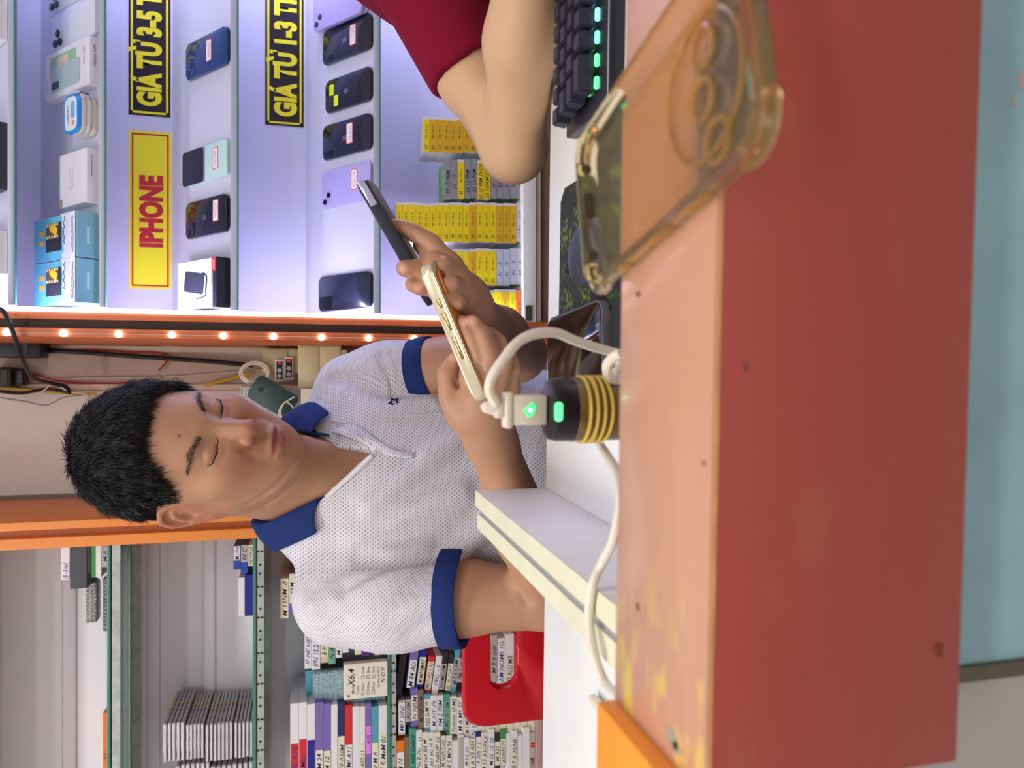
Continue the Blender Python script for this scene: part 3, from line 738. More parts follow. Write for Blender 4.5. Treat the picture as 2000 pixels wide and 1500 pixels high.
# small dark adhesive pad on the white base edge
p = W(1032, 612, YFC - .001); b = MB(); b.box((0, 0, 0), (.032, .003, .014), None, .001, 1)
o = b.build('clip', mat('olive_clip', rgb(74, 70, 58), .6), None, 'small dark clip on the white base edge of the display cabinet', 'clip'); o.location = p + Vector((0, -.0015, 0))
# ================================================================ middle wall, pillar and stock shelves on the left
YP = 1.55
def fm(n, r, g, b_, ro=.5): return mat(n, rgb(r, g, b_), ro)
# white panel and raw board behind the man
x0, x1 = xat(962, 60, 1.93), xat(765, 60, 1.90)
plain('trim_1', x0 - .06, x1, 1.905, 1.925, 0, 2.3, CREAM)
plain('trim_2', x1, xat(640, 60, 1.88) + .12, 1.880, 1.925, 0, 2.3, PINKB)
b = MB(); xa = x1 + .004
for k in range(2):
    b.boxx(xa, xa + .012, 1.870, 1.8798, 0, 2.3); xa += .085
b.build('trim_3', mat('batten', rgb(206, 186, 164), .6, noise=.1), None, kind='structure', smooth=False)
# side frame of the stock shelves
shf = empty('stock_shelves', (-.70, 1.66, 0), None, 'tall stock shelving with glass shelves, steel angle bars and an orange frame', 'shelving')
SO = shf.location.copy()
def sb(x0, x1, y0, y1, z0, z1, bev=0.0):
    b = MB(); b.boxx(x0 - SO.x, x1 - SO.x, y0 - SO.y, y1 - SO.y, z0, z1, bev); return b
OR1 = mat('orange_frame', rgb(232, 138, 58), .42, noise=.07, nscale=5)
pe = [xat(py, 60, YP) for py in (1020, 1036, 1052, 1073)]
sb(pe[1], pe[0], YP, 1.90, 0, 2.3, .001).build('frame_board', OR1, shf)
sb(pe[2], pe[1], YP + .014, 1.90, 0, 2.3).build('frame_gap_shade', mat('orange_shade', rgb(176, 92, 38), .5), shf)  # darker copy of the orange, painting the shade in the frame gap
sb(pe[3], pe[2], YP, 1.90, 0, 2.3, .001).build('frame_board', OR1, shf)
sb(pe[0], pe[0] + .004, 1.86, 1.904, 0, 2.3).build('grey_strip', mat('grey_strip', rgb(120, 112, 104), .5), shf)
SXL, SXR = -1.25, pe[3]
# back wall of the shelving, profiled in level bands
YS0, YS1 = 1.57, 1.735
b = MB(); b.boxx(SXL - SO.x, SXR - SO.x, 1.762 - SO.y, 1.775 - SO.y, 0, 2.3)
for zc0 in [zat(v, 1.76, 1200) for v in (135, 300, 408, 640, 870)]:
    b.boxx(SXL - SO.x, SXR - SO.x, 1.7565 - SO.y, 1.7625 - SO.y, zc0 - .013, zc0 + .013, .005)
b.build('back_panel', WPVC, shf)
def steelbar(x0, x1, y, z1, hgt, m):
    b = MB(); b.boxx(x0 - SO.x, x1 - SO.x, y - SO.y, y + .0022 - SO.y, z1 - hgt, z1, .0004, None, 1); b.boxx(x0 - SO.x, x1 - SO.x, y - SO.y, y + .022 - SO.y, z1 - .0022, z1); return b.build('angle_bar', m, shf)
SLOT = mat('slot_black', rgb(40, 44, 46), .8)
ZSH = []
for k, (vt, vb) in enumerate(((-110, -88), (209, 235), (494, 516), (757, 774))):
    zt, zb_ = zat(vt, YS0, 1250), zat(vb, YS0, 1250)
    ZSH.append(zt)
    b = MB(); b.boxx(SXL - SO.x, SXR - .002 - SO.x, YS0 + .0006 - SO.y, 1.755 - SO.y, zt - .005, zt - .0002); b.build('glass_shelf', GLASS, shf)
    sb(SXL, SXR - .002, YS0 - .0012, YS0 + .0008, zt - .0054, zt, .0004).build('glass_edge', GEDGE, shf)
    f = steelbar(SXL, SXR - .001, YS0 + .001, zt - .0058, zt - .0058 - zb_, STEEL)
    steelbar(SXL, SXR - .001, YS1, zt - .0058, .020, STEEL)
    if k >= 2:
        b = MB(); x = SXR - .03; i = 0
        while x > SXL + .35:
            for dz in ((0,) if i % 3 else (-.0035, .0035)):
                b.box((x - SO.x, YS0 + .0007 - SO.y, (zt - .0058 + zb_) / 2 + dz), (.0035, .0012, .0046))
            x -= .017 if i % 2 else .026; i += 1
        b.build('slot', SLOT, f, kind='stuff')
zbase = zat(1046, YS0, 1400)
sb(SXL, SXR, YS0 - .01, 1.76, zbase - .02, zbase, .001).build('base_shelf', mat('pinkish_base', rgb(176, 142, 134), .6), shf)
sb(SXL, SXR, YS0 + .004, YS0 + .02, 0, zbase - .02).build('plinth', MATS['brown_plinth'], shf)

# ---------------------------------------------------------------- boxes on the stock shelves
PENS = [PENB, PEN, PENB]
LABC = {'cream': fm('lab_cream', 226, 222, 194), 'white': fm('lab_white', 226, 224, 228), 'grey': fm('lab_grey', 176, 172, 168), 'teal': fm('lab_teal', 66, 150, 132), 'blue': fm('lab_blue', 40, 70, 160), 'purple': fm('lab_purple', 118, 104, 176), 'dpurple': fm('lab_dpurple', 84, 44, 124), 'black': fm('lab_black', 40, 38, 44), 'red': fm('lab_red', 204, 42, 42), 'brown': fm('lab_brown', 128, 104, 72), 'cyan': fm('lab_cyan', 84, 158, 180), 'orange': fm('lab_orange', 226, 120, 30), 'navy': fm('lab_navy', 34, 40, 96), 'ultra': fm('lab_ultra', 28, 30, 140), 'green': fm('lab_green', 62, 140, 62), 'dkgrey': fm('lab_dkgrey', 70, 72, 78), 'mint': fm('lab_mint', 110, 170, 140), 'pink': fm('lab_pink', 226, 130, 226), 'beige': fm('lab_beige', 206, 190, 166)}
NAMES = {'cream': 'cream', 'white': 'white', 'grey': 'grey', 'teal': 'teal', 'blue': 'blue', 'purple': 'purple', 'dpurple': 'violet', 'black': 'black', 'red': 'red', 'brown': 'brown', 'cyan': 'light blue', 'orange': 'orange', 'navy': 'navy', 'ultra': 'bright blue', 'green': 'green', 'dkgrey': 'dark grey', 'mint': 'mint', 'pink': 'pink', 'beige': 'beige'}
def stock(v0, v1, y0, y1, Y, depth, body, lab, txt, label, group, ink=None, frac=1.0, side=0, tilt=0.0, cat='box', name='screen_box', zfit=None):
    """v0..v1: upper and lower edge in the photo, y0 (right end) .. y1 (left end)"""
    vm = (v0 + v1) / 2
    xl, xr = W(vm, y1, Y).x, W(vm, y0, Y).x; zt = W(v0, (y0 + y1) / 2, Y).z; zb_ = W(v1, (y0 + y1) / 2, Y).z
    if zfit: zt, zb_ = zfit(zt), zfit(zb_)
    w, h = xr - xl, zt - zb_ - .0003
    o = empty(name, ((xl + xr) / 2, Y, zb_), (0, tilt, 0), label, cat, group)
    b = MB(); b.boxx(-w / 2, w / 2, .0006, depth, 0, h, .0006, None, 1); b.build('carton', LABC[body], o)
    if lab:
        lw = w * frac; cx = (w - lw) / 2 * side
        b = MB(); b.boxx(cx - lw / 2 + .0008, cx + lw / 2 - .0008, -.0001, .0008, .0007, h - .0007); b.build('label_strip', LABC[lab], o)
        if txt:
            text('handwriting', txt, Matrix.Translation((cx, -.0004, h / 2)) @ Matrix.Rotation(PI / 2, 4, 'X') @ Matrix.Rotation(rnd.uniform(-.05, .05), 4, 'Z'), h * .62, ink or rnd.choice(PENS), o, .002, .30, 1.15, lw * .88)
    return o
def col(rows, Y, depth, where, group, base=None):
    """rows of (v0, v1, y0, y1, body, label, text, frac, side), top first; packed so that each rests on the next"""
    zs = None
    if base is not None:
        ztop = W(rows[0][0], 1300, Y).z; zlow = W(rows[-1][1], 1300, Y).z
        zs = lambda z: base + .0004 + (z - zlow) * (ztop - base) / (ztop - zlow)
    for i, r in enumerate(rows):
        v0, v1, y0, y1, body, lab, txt = r[:7]; frac = r[7] if len(r) > 7 else 1.0; side = r[8] if len(r) > 8 else 0
        nx = rows[i + 1][0] if i + 1 < len(rows) else v1
        look = NAMES[lab or body]
        desc = ('%s labelled screen box' % look if lab and lab != body else '%s screen box' % look)
        stock(v0, nx, y0, y1, Y, depth, body, lab, txt, '%s, %s from top of the %s' % (desc, ORD[i], where), group, None, frac, side, 0, 'box', 'screen_box', zs)
# upper shelf, beside the orange frame
col([(119, 136, 1068, 1133, 'white', 'white', '18 - 8 ved', .55, -1), (136, 168, 1066, 1150, 'dkgrey', None, ''), (168, 176, 1066, 1120, 'black', None, ''), (176, 184, 1066, 1128, 'green', None, ''), (184, 195, 1066, 1128, 'white', 'white', '', .6, 0), (195, 209, 1066, 1108, 'grey', 'grey', 'M 8', .9, 0)], 1.585, .12, 'pile on the upper glass shelf', 'boxes on the upper glass shelf', ZSH[1])
# middle shelf, beside the orange frame
col([(456, 470, 1066, 1113, 'blue', 'white', 'M i Pro', .62, 1), (470, 485, 1064, 1120, 'blue', 'grey', 'N C', .62, 1), (485, 495, 1064, 1106, 'cream', 'cream', 'NEWAVE', 1, 0)], 1.585, .12, 'pile on the middle glass shelf', 'boxes on the middle glass shelf', ZSH[2])
col([(466, 478, 1128, 1203, 'white', None, ''), (478, 495, 1122, 1203, 'ultra', None, '')], 1.60, .10, 'bright blue pair on the middle shelf', 'boxes on the middle glass shelf', ZSH[2])
# orange card box on the upper shelf at the far left
o = stock(198, 209, 1392, 1560, 1.58, .14, 'orange', 'orange', 'HY', 'flat orange box on the upper glass shelf, left of everything there', 'boxes on the upper glass shelf', PEN)
bpy.data.objects[o.name].location.z = ZSH[1] + .0004
# lower shelf: stack behind the man's shoulder, stack with the printed card box, far stack
col([(548, 564, 1130, 1208, 'cream', 'cream', 'M 11NM .d'), (564, 577, 1120, 1199, 'purple', 'cream', 'X5M', .75, 1), (577, 590, 1130, 1207, 'beige', 'beige', 'M'), (590, 600, 1140, 1212, 'orange', None, '')] + [(600 + 12.6 * k, 612 + 12.6 * k, 1130, 1200 + (k % 3) * 3, 'white', 'cream', '') for k in range(12)], 1.60, .13, 'stack behind the near shoulder', 'screen boxes behind the shoulder', ZSH[3])
col([(595, 609, 1221, 1306, 'white', 'white', 'IP NE HEVO'), (609, 626, 1216, 1308, 'white', 'white', 'IPN 15.2 3.5 SM'), (626, 642, 1218, 1295, 'beige', 'cream', 'B NMMOM', .85, 1), (642, 656, 1222, 1297, 'mint', 'mint', 'N Aug . A.'), (656, 669, 1222, 1285, 'white', 'white', 'M NOM A'), (669, 682, 1220, 1275, 'white', 'white', 'as 15', .7, 1), (682, 694, 1220, 1271, 'blue', 'cream', 'N', .7, 1), (694, 707, 1220, 1279, 'cream', 'cream', '(Vas)'), (707, 723, 1220, 1282, 'dpurple', 'beige', '', .7, 1), (723, 733, 1220, 1262, 'black', None, ''), (733, 757, 1220, 1279, 'white', 'white', 'N I')], 1.575, .12, 'stack beside the white sleeve', 'screen boxes beside the sleeve', ZSH[3])
col([(596, 616, 1310, 1356, 'cyan', None, ''), (616, 672, 1316, 1350, 'black', None, '')], 1.62, .10, 'pile behind the card box', 'boxes behind the printed card box', None)
bw = lambda n, tint: mat(n, rgb(*tint), .12, spec=.8, bump=1.0, bscale=240, noise=.35, nscale=130)
def pouch(label, v0, v1, y0, y1, Y, m, d=.02, name='bubble_wrap_pouch', zb=None, tilt=0, bumps=True):
    a, c = W(v0, (y0 + y1) / 2, Y), W(v1, (y0 + y1) / 2, Y); xl, xr = W(v1, y1, Y).x, W(v1, y0, Y).x
    w, h = xr - xl, a.z - c.z
    b = MB(); b.box((0, d / 2, h / 2), (w, d, h), None, min(d, h) * .3, 3)
    if bumps:
        nx, nz = max(3, int(w / .007)), max(2, int(h / .007))
        for i in range(nx):
            for k in range(nz):
                p = Vector((-w / 2 + w * (i + .5 + .25 * (k % 2)) / (nx + .3), .0005, h * (k + .5) / nz))
                b.lathe([(0, .0016), (.0018, .0012), (.0027, 0)], 8, Matrix.Translation(p) @ Matrix.Rotation(PI / 2, 4, 'X'))
    o = b.build(name, m, None, label, 'pouch'); o.location = ((xl + xr) / 2, Y, zb if zb is not None else c.z); o.rotation_euler.y = tilt
    return o
pouch('pale blue bubble wrap pouch leaning above the printed card box', 613, 757, 1300, 1367, 1.590, bw('bubble_blue', (150, 180, 190)), .02, zb=ZSH[3] + .0003)
pouch('grey bubble wrap pouch hanging over the edge of the upper glass shelf pile', 163, 187, 1135, 1217, 1.62, bw('bubble_grey', (150, 150, 150)), .03, zb=ZSH[1] + .028)
pouch('flat crinkled grey pouch lying under the bubble wrap pouch', 192, 209, 1128, 1234, 1.60, bw('bubble_dark', (120, 122, 124)), .05, zb=ZSH[1] + .0003)
# printed card box
a, c = W(672, 1367, 1.568), W(757, 1290, 1.568)
o = empty('card_box', ((a.x + c.x) / 2, 1.566, ZSH[3] + .0003), None, 'cream card box printed with tick boxes and a handwritten model', 'box')
w, h = c.x - a.x, a.z - ZSH[3]
b = MB(); b.boxx(-w / 2, w / 2, 0, .018, 0, h, .0008, None, 1); b.build('carton', fm('card_cream', 232, 226, 208), o)
FT = lambda x, z: Matrix.Translation((w * (x - .5), -.0004, h * (1 - z))) @ Matrix.Rotation(PI / 2, 4, 'X')
GRY = fm('print_grey', 110, 108, 104, .6)
for s, x, z, hh, m_, sh in (('Model', .30, .20, .0055, GRY, 0), ('Color', .26, .31, .0055, GRY, 0), ('X6,4', .62, .16, .013, PEN, .3), ('Black', .33, .43, .0052, GRY, 0), ('Gold', .80, .43, .0052, GRY, 0), ('White', .33, .55, .0052, GRY, 0), ('Blue', .80, .55, .0052, GRY, 0), ('Silver', .33, .67, .0052, GRY, 0), ('Pink', .80, .67, .0052, GRY, 0), ('Quality to PCS', .55, .78, .0052, GRY, 0), ('N O V', .62, .89, .0080, PEN, .2), ('4', .10, .10, .008, PENB, .2)):
    text('print', s, FT(x, z), hh, m_, o, .004, sh)
b = MB()
for x in (.14, .60):
    for z in (.43, .55, .67):
        M = FT(x, z)
        for sgn in (-1, 1):
            b.box((0, sgn * .0028, 0), (.0062, .0006, .0004), M); b.box((sgn * .0028, 0, 0), (.0006, .0062, .0004), M)
b.build('tick_boxes', GRY, o)
col([(567, 584, 1374, 1530, 'white', 'red', 'A10S A10', .50, -1), (584, 600, 1372, 1530, 'white', 'red', 'Max', .55, -1), (600, 616, 1375, 1530, 'white', 'ultra', '', .55, -1), (616, 632, 1372, 1540, 'purple', 'cream', 'M 1SM 24', .45, -1), (632, 647, 1374, 1540, 'purple', 'cream', 'M 2M 12', .45, -1), (647, 660, 1376, 1540, 'white', None, ''), (660, 674, 1372, 1535, 'navy', 'cream', 'M 10 A50M', .6, -1), (674, 689, 1378, 1530, 'red', 'white', 'M NMI A11', .5, -1), (689, 702, 1380, 1530, 'white', None, ''), (702, 714, 1380, 1525, 'white', 'cream', '11 A50 11', .5, -1), (714, 726, 1374, 1515, 'purple', 'pink', 'A3S', .4, 0), (726, 740, 1380, 1520, 'cyan', 'cream', 'V M A', .5, -1), (740, 757, 1378, 1515, 'white', 'cream', 'M R MeM 01', .6, -1)], 1.572, .15, 'stack left of the card box', 'screen boxes left of the card box', ZSH[3])
# bottom shelf
def lean(rows, Y, depth, where, group, tilt):
    for i, (v0, v1, y0, y1, body, lab, txt, frac, side) in enumerate(rows):
        look = NAMES[lab or body]
        stock(v0, v1, y0, y1, Y, depth, body, lab, txt, '%s %s, %s from top of the %s' % (look, 'labelled screen box' if lab and lab != body else 'screen box', ORD[i], where), group, None, frac, side, tilt)
T1 = .13
lean([(776, 790, 1275, 1360, 'black', None, '', 1, 0), (798, 814, 1266, 1345, 'purple', 'white', 'M 84 AU', .7, -1), (816, 830, 1272, 1350, 'ultra', 'cream', 'M MiNiMAY', .7, 0), (832, 845, 1283, 1358, 'red', 'cream', 'PRO PO 1.93', .75, 0), (847, 860, 1282, 1357, 'white', 'white', 'PEG ~S', 1, 0), (860, 872, 1275, 1348, 'black', 'grey', 'HWMS U3M', .7, -1), (873, 884, 1278, 1350, 'black', 'cream', 'FL N CSAY', .75, -1), (884, 895, 1270, 1358, 'cyan', 'grey', 'M 2.6 J AM', .65, 0), (895, 906, 1270, 1334, 'black', 'grey', 'PM CYS', .75, -1)], 1.585, .10, 'leaning stack by the red chair', 'leaning screen boxes on the bottom shelf', T1)
col([(905, 918, 1262, 1340, 'white', 'cream', 'M 1 NEW'), (918, 930, 1262, 1345, 'grey', 'grey', ''), (930, 945, 1262, 1345, 'beige', 'cream', 'M A'), (945, 962, 1255, 1330, 'orange', 'orange', ''), (962, 976, 1240, 1333, 'grey', 'grey', 'M 9 8 INF'), (976, 992, 1246, 1338, 'white', 'white', 'AM NOMS 1G'), (992, 1010, 1238, 1336, 'white', 'cream', '3S ALU MA', .6, -1), (1010, 1026, 1240, 1350, 'cyan', None, ''), (1026, 1046, 1240, 1350, 'white', 'white', 'M 3')], 1.60, .10, 'stack behind the chair slot', 'screen boxes seen through the chair slot', zbase)
col([(778, 792, 1368, 1436, 'grey', 'white', 'MH 2INE', .9, 0), (792, 803, 1360, 1416, 'black', 'grey', 'AU SIM', .8, 0), (803, 817, 1345, 1420, 'purple', 'cream', 'N NJSM', .68, 0), (817, 828, 1348, 1422, 'brown', 'brown', 'M NB 11 M', 1, 0), (828, 841, 1356, 1430, 'cyan', 'cream', 'NSS SUM W', .75, 0), (841, 854, 1358, 1429, 'white', 'white', 'M .HY .Pa', 1, 0), (854, 867, 1358, 1428, 'white', 'white', 'PM 2 PSM', 1, 0), (867, 880, 1356, 1435, 'teal', 'mint', 'MU 15 1 SM', .7, 0), (880, 893, 1360, 1434, 'cream', 'cream', 'Fathom 10 MS', 1, 0), (893, 906, 1362, 1434, 'white', 'white', 'M A MS SY', 1, 0), (906, 919, 1365, 1445, 'white', 'cream', 'M 1 MURS 188', .8, 0), (919, 934, 1368, 1441, 'white', 'white', 'N 19S 10BA', 1, 0)] + [(934 + 14 * k, 948 + 14 * k, 1366, 1440, ('white', 'grey')[k % 2], 'cream', '', 1, 0) for k in range(8)], 1.575, .10, 'middle bottom shelf stack', 'screen boxes of the middle bottom stack', zbase)
col([(775, 790, 1447, 1520, 'orange', 'white', 'M N', .7, -1), (790, 800, 1440, 1520, 'brown', None, ''), (800, 813, 1423, 1515, 'teal', 'teal', 'K A05 Galaxy', 1, 0), (813, 825, 1426, 1515, 'white', 'white', 'Na B Pio .. U', 1, 0), (825, 837, 1430, 1515, 'cream', 'cream', 'M NA B8 M', 1, 0), (837, 848, 1430, 1510, 'white', 'white', 'A51 5G 10 R', 1, 0), (848, 861, 1430, 1510, 'cream', 'cream', 'G NBOP 10', 1, 0), (861, 871, 1430, 1512, 'black', 'cream', 'M NARO GS', .85, 0), (871, 884, 1437, 1510, 'white', 'cream', '8 S MN N', .9, 0), (884, 896, 1446, 1515, 'white', 'white', '', 1, 0), (896, 907, 1436, 1512, 'white', 'grey', '', .9, 0), (907, 917, 1440, 1512, 'white', 'white', 'M S E SIV', 1, 0), (917, 930, 1442, 1512, 'cream', 'cream', 'BI A V3 A51', 1, 0), (930, 941, 1430, 1512, 'navy', 'white', 'A 505 1 S', .8, 0), (941, 955, 1430, 1512, 'cream', 'cream', 'M 53 A51PAX', 1, 0), (955, 967, 1424, 1512, 'white', 'white', 'M S5 15 10', 1, 0), (967, 978, 1432, 1512, 'black', 'cream', 'M A31', .6, 0), (978, 990, 1425, 1495, 'green', 'cream', 'ANSN N', .75, -1), (990, 999, 1432, 1505, 'white', 'white', '', 1, 0), (999, 1012, 1427, 1495, 'white', 'cream', 'T 6 3SAB', .8, -1), (1012, 1022, 1432, 1505, 'grey', 'white', '', .9, 0), (1022, 1036, 1420, 1505, 'white', 'white', '', 1, 0), (1036, 1047, 1430, 1480, 'grey', 'orange', '84', .25, 0)], 1.570, .10, 'leftmost bottom shelf stack', 'screen boxes of the leftmost bottom stack', zbase)
# ---------------------------------------------------------------- clear cases in banded bundles
CLR = mat('clear_case_plastic', rgb(168, 164, 166), .12, spec=.8, coat=.3, noise=.25, nscale=60)
BAND = mat('rubber_band', rgb(196, 168, 90), .6)
proto = None
def cases(v0, v1, n, y0, y1, Y, depth, where, skew, group, band=True, zb=None):
    global proto
    xl, xr = W(v1, y1, Y).x, W(v1, y0, Y).x; zt = W(v0, y0, Y).z; z0 = W(v1, y0, Y).z if zb is None else zb
    p = (zt - z0) / n; w = xr - xl
    for i in range(n):
        key = 'case%.4f' % w
        o = empty('clear_case', ((xl + xr) / 2 + rnd.uniform(-.001, .001), Y + rnd.uniform(0, .002), z0 + p * i + .0002), None, 'clear phone case, %s from bottom of the %s' % (ORD[i], where), 'phone case', group)
        b = MB(); b.boxx(-w / 2, w / 2, 0, depth, 0, p * .82, min(.0016, p * .2), None, 2); b.build('shell', CLR, o)
        b = MB(); b.boxx(-w / 2 + .003, w / 2 - .003, -.0004, .001, p * .2, p * .55); b.build('painted_gloss', mat('gloss_paint', rgb(214, 212, 216), .1, spec=.8), o)  # pale strip painted as the highlight on each case end
    if band:
        x_, e = w / 2 + .0016, .0014
        b = MB(); b.tube([(-x_, 0, z0 - .000), (x_, 0, z0), (x_, 0, z0 + p * n + e), (-x_, 0, z0 + p * n + e)], .0011, 6, closed=True)
        q = b.build('rubber_band', BAND, None, 'thin yellow rubber band around the %s' % where, 'rubber band', 'rubber bands on the case bundles'); q.location = ((xl + xr) / 2, Y + depth * .55, .0012)
G_ = 'clear phone cases in bundles'
zc0 = ZSH[2] + .0004
hb = [(zat(v, 1.575, 1450)) for v in (318, 363, 401, 456, 494)]
lev = [(456, 496, 5, 1408, 1478, 'lowest banded case bundle'), (400, 456, 7, 1409, 1483, 'second lowest banded case bundle'), (362, 400, 5, 1412, 1481, 'third lowest banded case bundle'), (317, 362, 5, 1409, 1485, 'topmost banded case bundle')]
zcur = zc0
for v0, v1, n, y0, y1, wh in lev:
    cases(v0, v1, n, y0, y1, 1.575, .165, wh, 0, G_, True, zcur); zcur = zat(v0, 1.575, 1450) + .0016
zcur = zc0
for v0, v1, n, wh in ((410, 496, 8, 'lower unbanded case pile'), (342, 410, 7, 'upper unbanded case pile')):
    cases(v0, v1, n, 1488, 1560, 1.580, .165, wh, 0, G_, False, zcur); zcur = zat(v0, 1.58, 1490) + .0004
cases(735, 757, 2, 1545, 1600, 1.60, .15, 'low clear pair on the lower shelf', 0, G_, False, ZSH[3] + .0004) if False else None

# ---------------------------------------------------------------- cables and fittings on the wall behind the man
YWB = 1.868
def wcable(name, pts, r, m, label, group='cables on the wall board', Y=YWB, sag=0):
    P_ = [W(px, py, Y if not isinstance(Y, (list, tuple)) else Y[i]) for i, (px, py) in enumerate(pts)]
    b = MB(); b.tube(spline(P_, 8), r, 8); return b.build(name, m, None, label, 'cable', group)
BLKC = mat('black_cable', rgb(24, 24, 28), .5)
wcable('power_cable', [(78, 684), (160, 688), (280, 697), (400, 705), (495, 714)], .0052, BLKC, 'thick black cable running down the wall board', Y=1.862)
wcable('power_cable', [(-30, 600), (4, 606), (22, 640), (40, 690), (62, 735), (100, 748), (128, 755), (136, 768)], .0042, BLKC, 'black cable looping over the adapters near the top', Y=[1.53, 1.53, 1.53, 1.56, 1.70, 1.78, 1.80, 1.81])
wcable('power_cable', [(-20, 762), (40, 768), (90, 760), (136, 767)], .0034, BLKC, 'thin black cable below the lower adapter', Y=1.855)
wcable('red_wire', [(64, 730), (100, 741), (150, 748), (215, 750), (260, 747)], .0022, fm('red_wire', 166, 30, 34), 'long red wire sagging behind the dark hair', Y=1.872)
wcable('red_wire', [(88, 688), (170, 683), (250, 687), (312, 690), (326, 703), (310, 724)], .0020, MATS['red_wire'], 'short red wire curling off the black cable', Y=1.866)
wcable('yellow_wire', [(150, 684), (230, 686), (330, 704), (420, 709)], .0020, fm('yellow_wire', 206, 160, 30), 'thin yellow wire along the black cable', Y=1.870)
wcable('yellow_wire', [(400, 752), (435, 744), (462, 737), (488, 729)], .0036, MATS['yellow_wire'], 'thick yellow wire rising from behind the forehead', Y=1.862)
wcable('yellow_wire', [(0, 757), (60, 762), (130, 768), (190, 770)], .0028, MATS['yellow_wire'], 'yellow wire along the top of the cream panel', Y=1.858)
wcable('white_wire', [(0, 777), (50, 785), (84, 764), (106, 748), (132, 764), (170, 770)], .0016, WHITEP, 'white wire bent over the cream panel', Y=1.850)
wcable('grey_wire', [(0, 776), (50, 784), (90, 791), (125, 776), (160, 772)], .0013, fm('grey_wire', 150, 138, 132), 'thin grey wire looping over the cream panel', Y=1.848)
wcable('white_wire', [(80, 672), (200, 671), (330, 676), (470, 690)], .0020, fm('beige_wire', 206, 186, 160), 'beige wire beside the light string', Y=1.872)
wcable('white_wire', [(100, 741), (200, 738), (330, 736), (440, 728), (520, 722)], .0018, MATS['beige_wire'], 'pale wire down the middle of the wall board', Y=1.874)
for k, (a_, b_) in enumerate((((1008, 716), (1065, 722)), ((1002, 735), (1066, 742)))):
    wcable('white_wire', [(960, a_[1] - 4), a_, b_, (1120, b_[1] + 6)], .0018, MATS['beige_wire'], ('pale wire low behind the hands, upper of two', 'pale wire low behind the hands, lower of two')[k], Y=1.872)
def adapter(label, v0, v1, y0, y1, Y, d, extra=None):
    a, c = W(v0, y1, Y), W(v1, y0, Y); b = MB(); b.box((0, d / 2, 0), (c.x - a.x, d, a.z - c.z), None, .004)
    o = empty('power_adapter', ((a.x + c.x) / 2, Y, (a.z + c.z) / 2), None, label, 'adapter', 'black adapters on the wall board')
    b.build('body', BLACKP, o)
    q = MB(); q.box((0, -.0005, (c.z - a.z) * .25), ((c.x - a.x) * .7, .002, .010), None, .0006, 1); q.build('label_plate', fm('adapter_grey', 46, 48, 54), o); return o
adapter('long black power adapter at the top of the wall board', -40, 80, 661, 697, 1.805, .055)
adapter('square black power adapter under the long one', -30, 22, 717, 757, 1.815, .05); adapter('small black plug hanging from the square adapter', 22, 44, 720, 753, 1.83, .04)
# beige crate, twin sockets, coiled cable, green phone and bubble wrap on a small wall shelf
ws = empty('wall_shelf', (0, 1.82, W(664, 700, 1.80).z - .012), None, 'narrow raw wooden shelf behind the far shoulder', 'shelf')
b = MB(); b.boxx(-.13, .075, -.09, .058, 0, .012, .001); b.build('board', mat('raw_wood', rgb(198, 184, 150), .6, noise=.15), ws)
zsh = ws.location.z + .0122
def crate(label, v0, y0, y1, Y, d, m, rows):
    a, c = W(v0, y1, Y), W(v0, y0, Y); h = a.z - zsh; w = c.x - a.x
    o = empty('beige_crate', ((a.x + c.x) / 2, Y, zsh), None, label, 'crate', 'beige crates on the wall shelf')
    b = MB(); b.boxx(-w / 2, w / 2, 0, d, 0, h, .0012); b.build('carcass', m, o)
    for k in range(rows):
        z0 = h * k / rows + .002; z1 = h * (k + 1) / rows - .002
        q = MB(); q.boxx(-w / 2 + .003, w / 2 - .003, -.0025, .001, z0, z1, .0008); q.build('drawer_front', m, o)
    return o
CRT = mat('crate_beige', rgb(212, 202, 160), .6, noise=.08)
crate('beige drawer crate nearest the far shoulder', 582, 674, 760, 1.735, .07, CRT, 2)
crate('taller beige crate behind the twin sockets', 512, 680, 730, 1.80, .06, mat('crate_beige_2', rgb(196, 184, 146), .6, noise=.08), 3)
for k, (v0, v1, y0, y1) in enumerate(((537, 554, 702, 745), (555, 573, 697, 742))):
    a, c = W(v0, y1, 1.782), W(v1, y0, 1.782); w, h = c.x - a.x, a.z - c.z
    o = empty('socket_plate', ((a.x + c.x) / 2, 1.790, (a.z + c.z) / 2), None, ('upper white twin socket with a red switch', 'lower white twin socket with a red switch')[k], 'socket', 'white sockets on the beige crate')
    b = MB(); b.box((0, .004, 0), (w, .0095, h), None, .0015); b.build('plate', fm('socket_white', 232, 230, 232), o)
    b = MB(); b.box((0, -.0010, 0), (w * .82, .0016, h * .72), None, .0005, 1); b.build('face', fm('socket_black', 32, 30, 36), o)
    for x, m_ in ((-.26, fm('socket_grey', 190, 190, 196)), (.0, MATS['socket_grey'])):
        q = MB(); q.cyl((x * w, -.0016, 0), (x * w, -.0035, 0), h * .26, n=16); q.build('socket', m_, o)
    b = MB(); b.box((w * .33, -.0025, 0), (w * .10, .002, h * .36), None, .0006, 1); b.build('switch', mat('red_switch', rgb(222, 40, 40), .4, emit=rgb(222, 40, 40), estr=.4), o)
pts = []
for i in range(60):
    t = i / 59 * 2 * PI * 2.6; r = .030 + .004 * math.sin(t * .7)
    pts.append(W(497, 728, 1.79) + Vector((r * .75 * math.cos(t), -.002 * i / 20, r * math.sin(t) * .9)))
pts += [W(520, 745, 1.78), W(498, 752, 1.775)]
b = MB(); b.tube(spline(pts, 3), .0024, 8); b.build('coiled_cable', WHITEP, None, 'coiled white cable hanging above the green phone', 'cable')
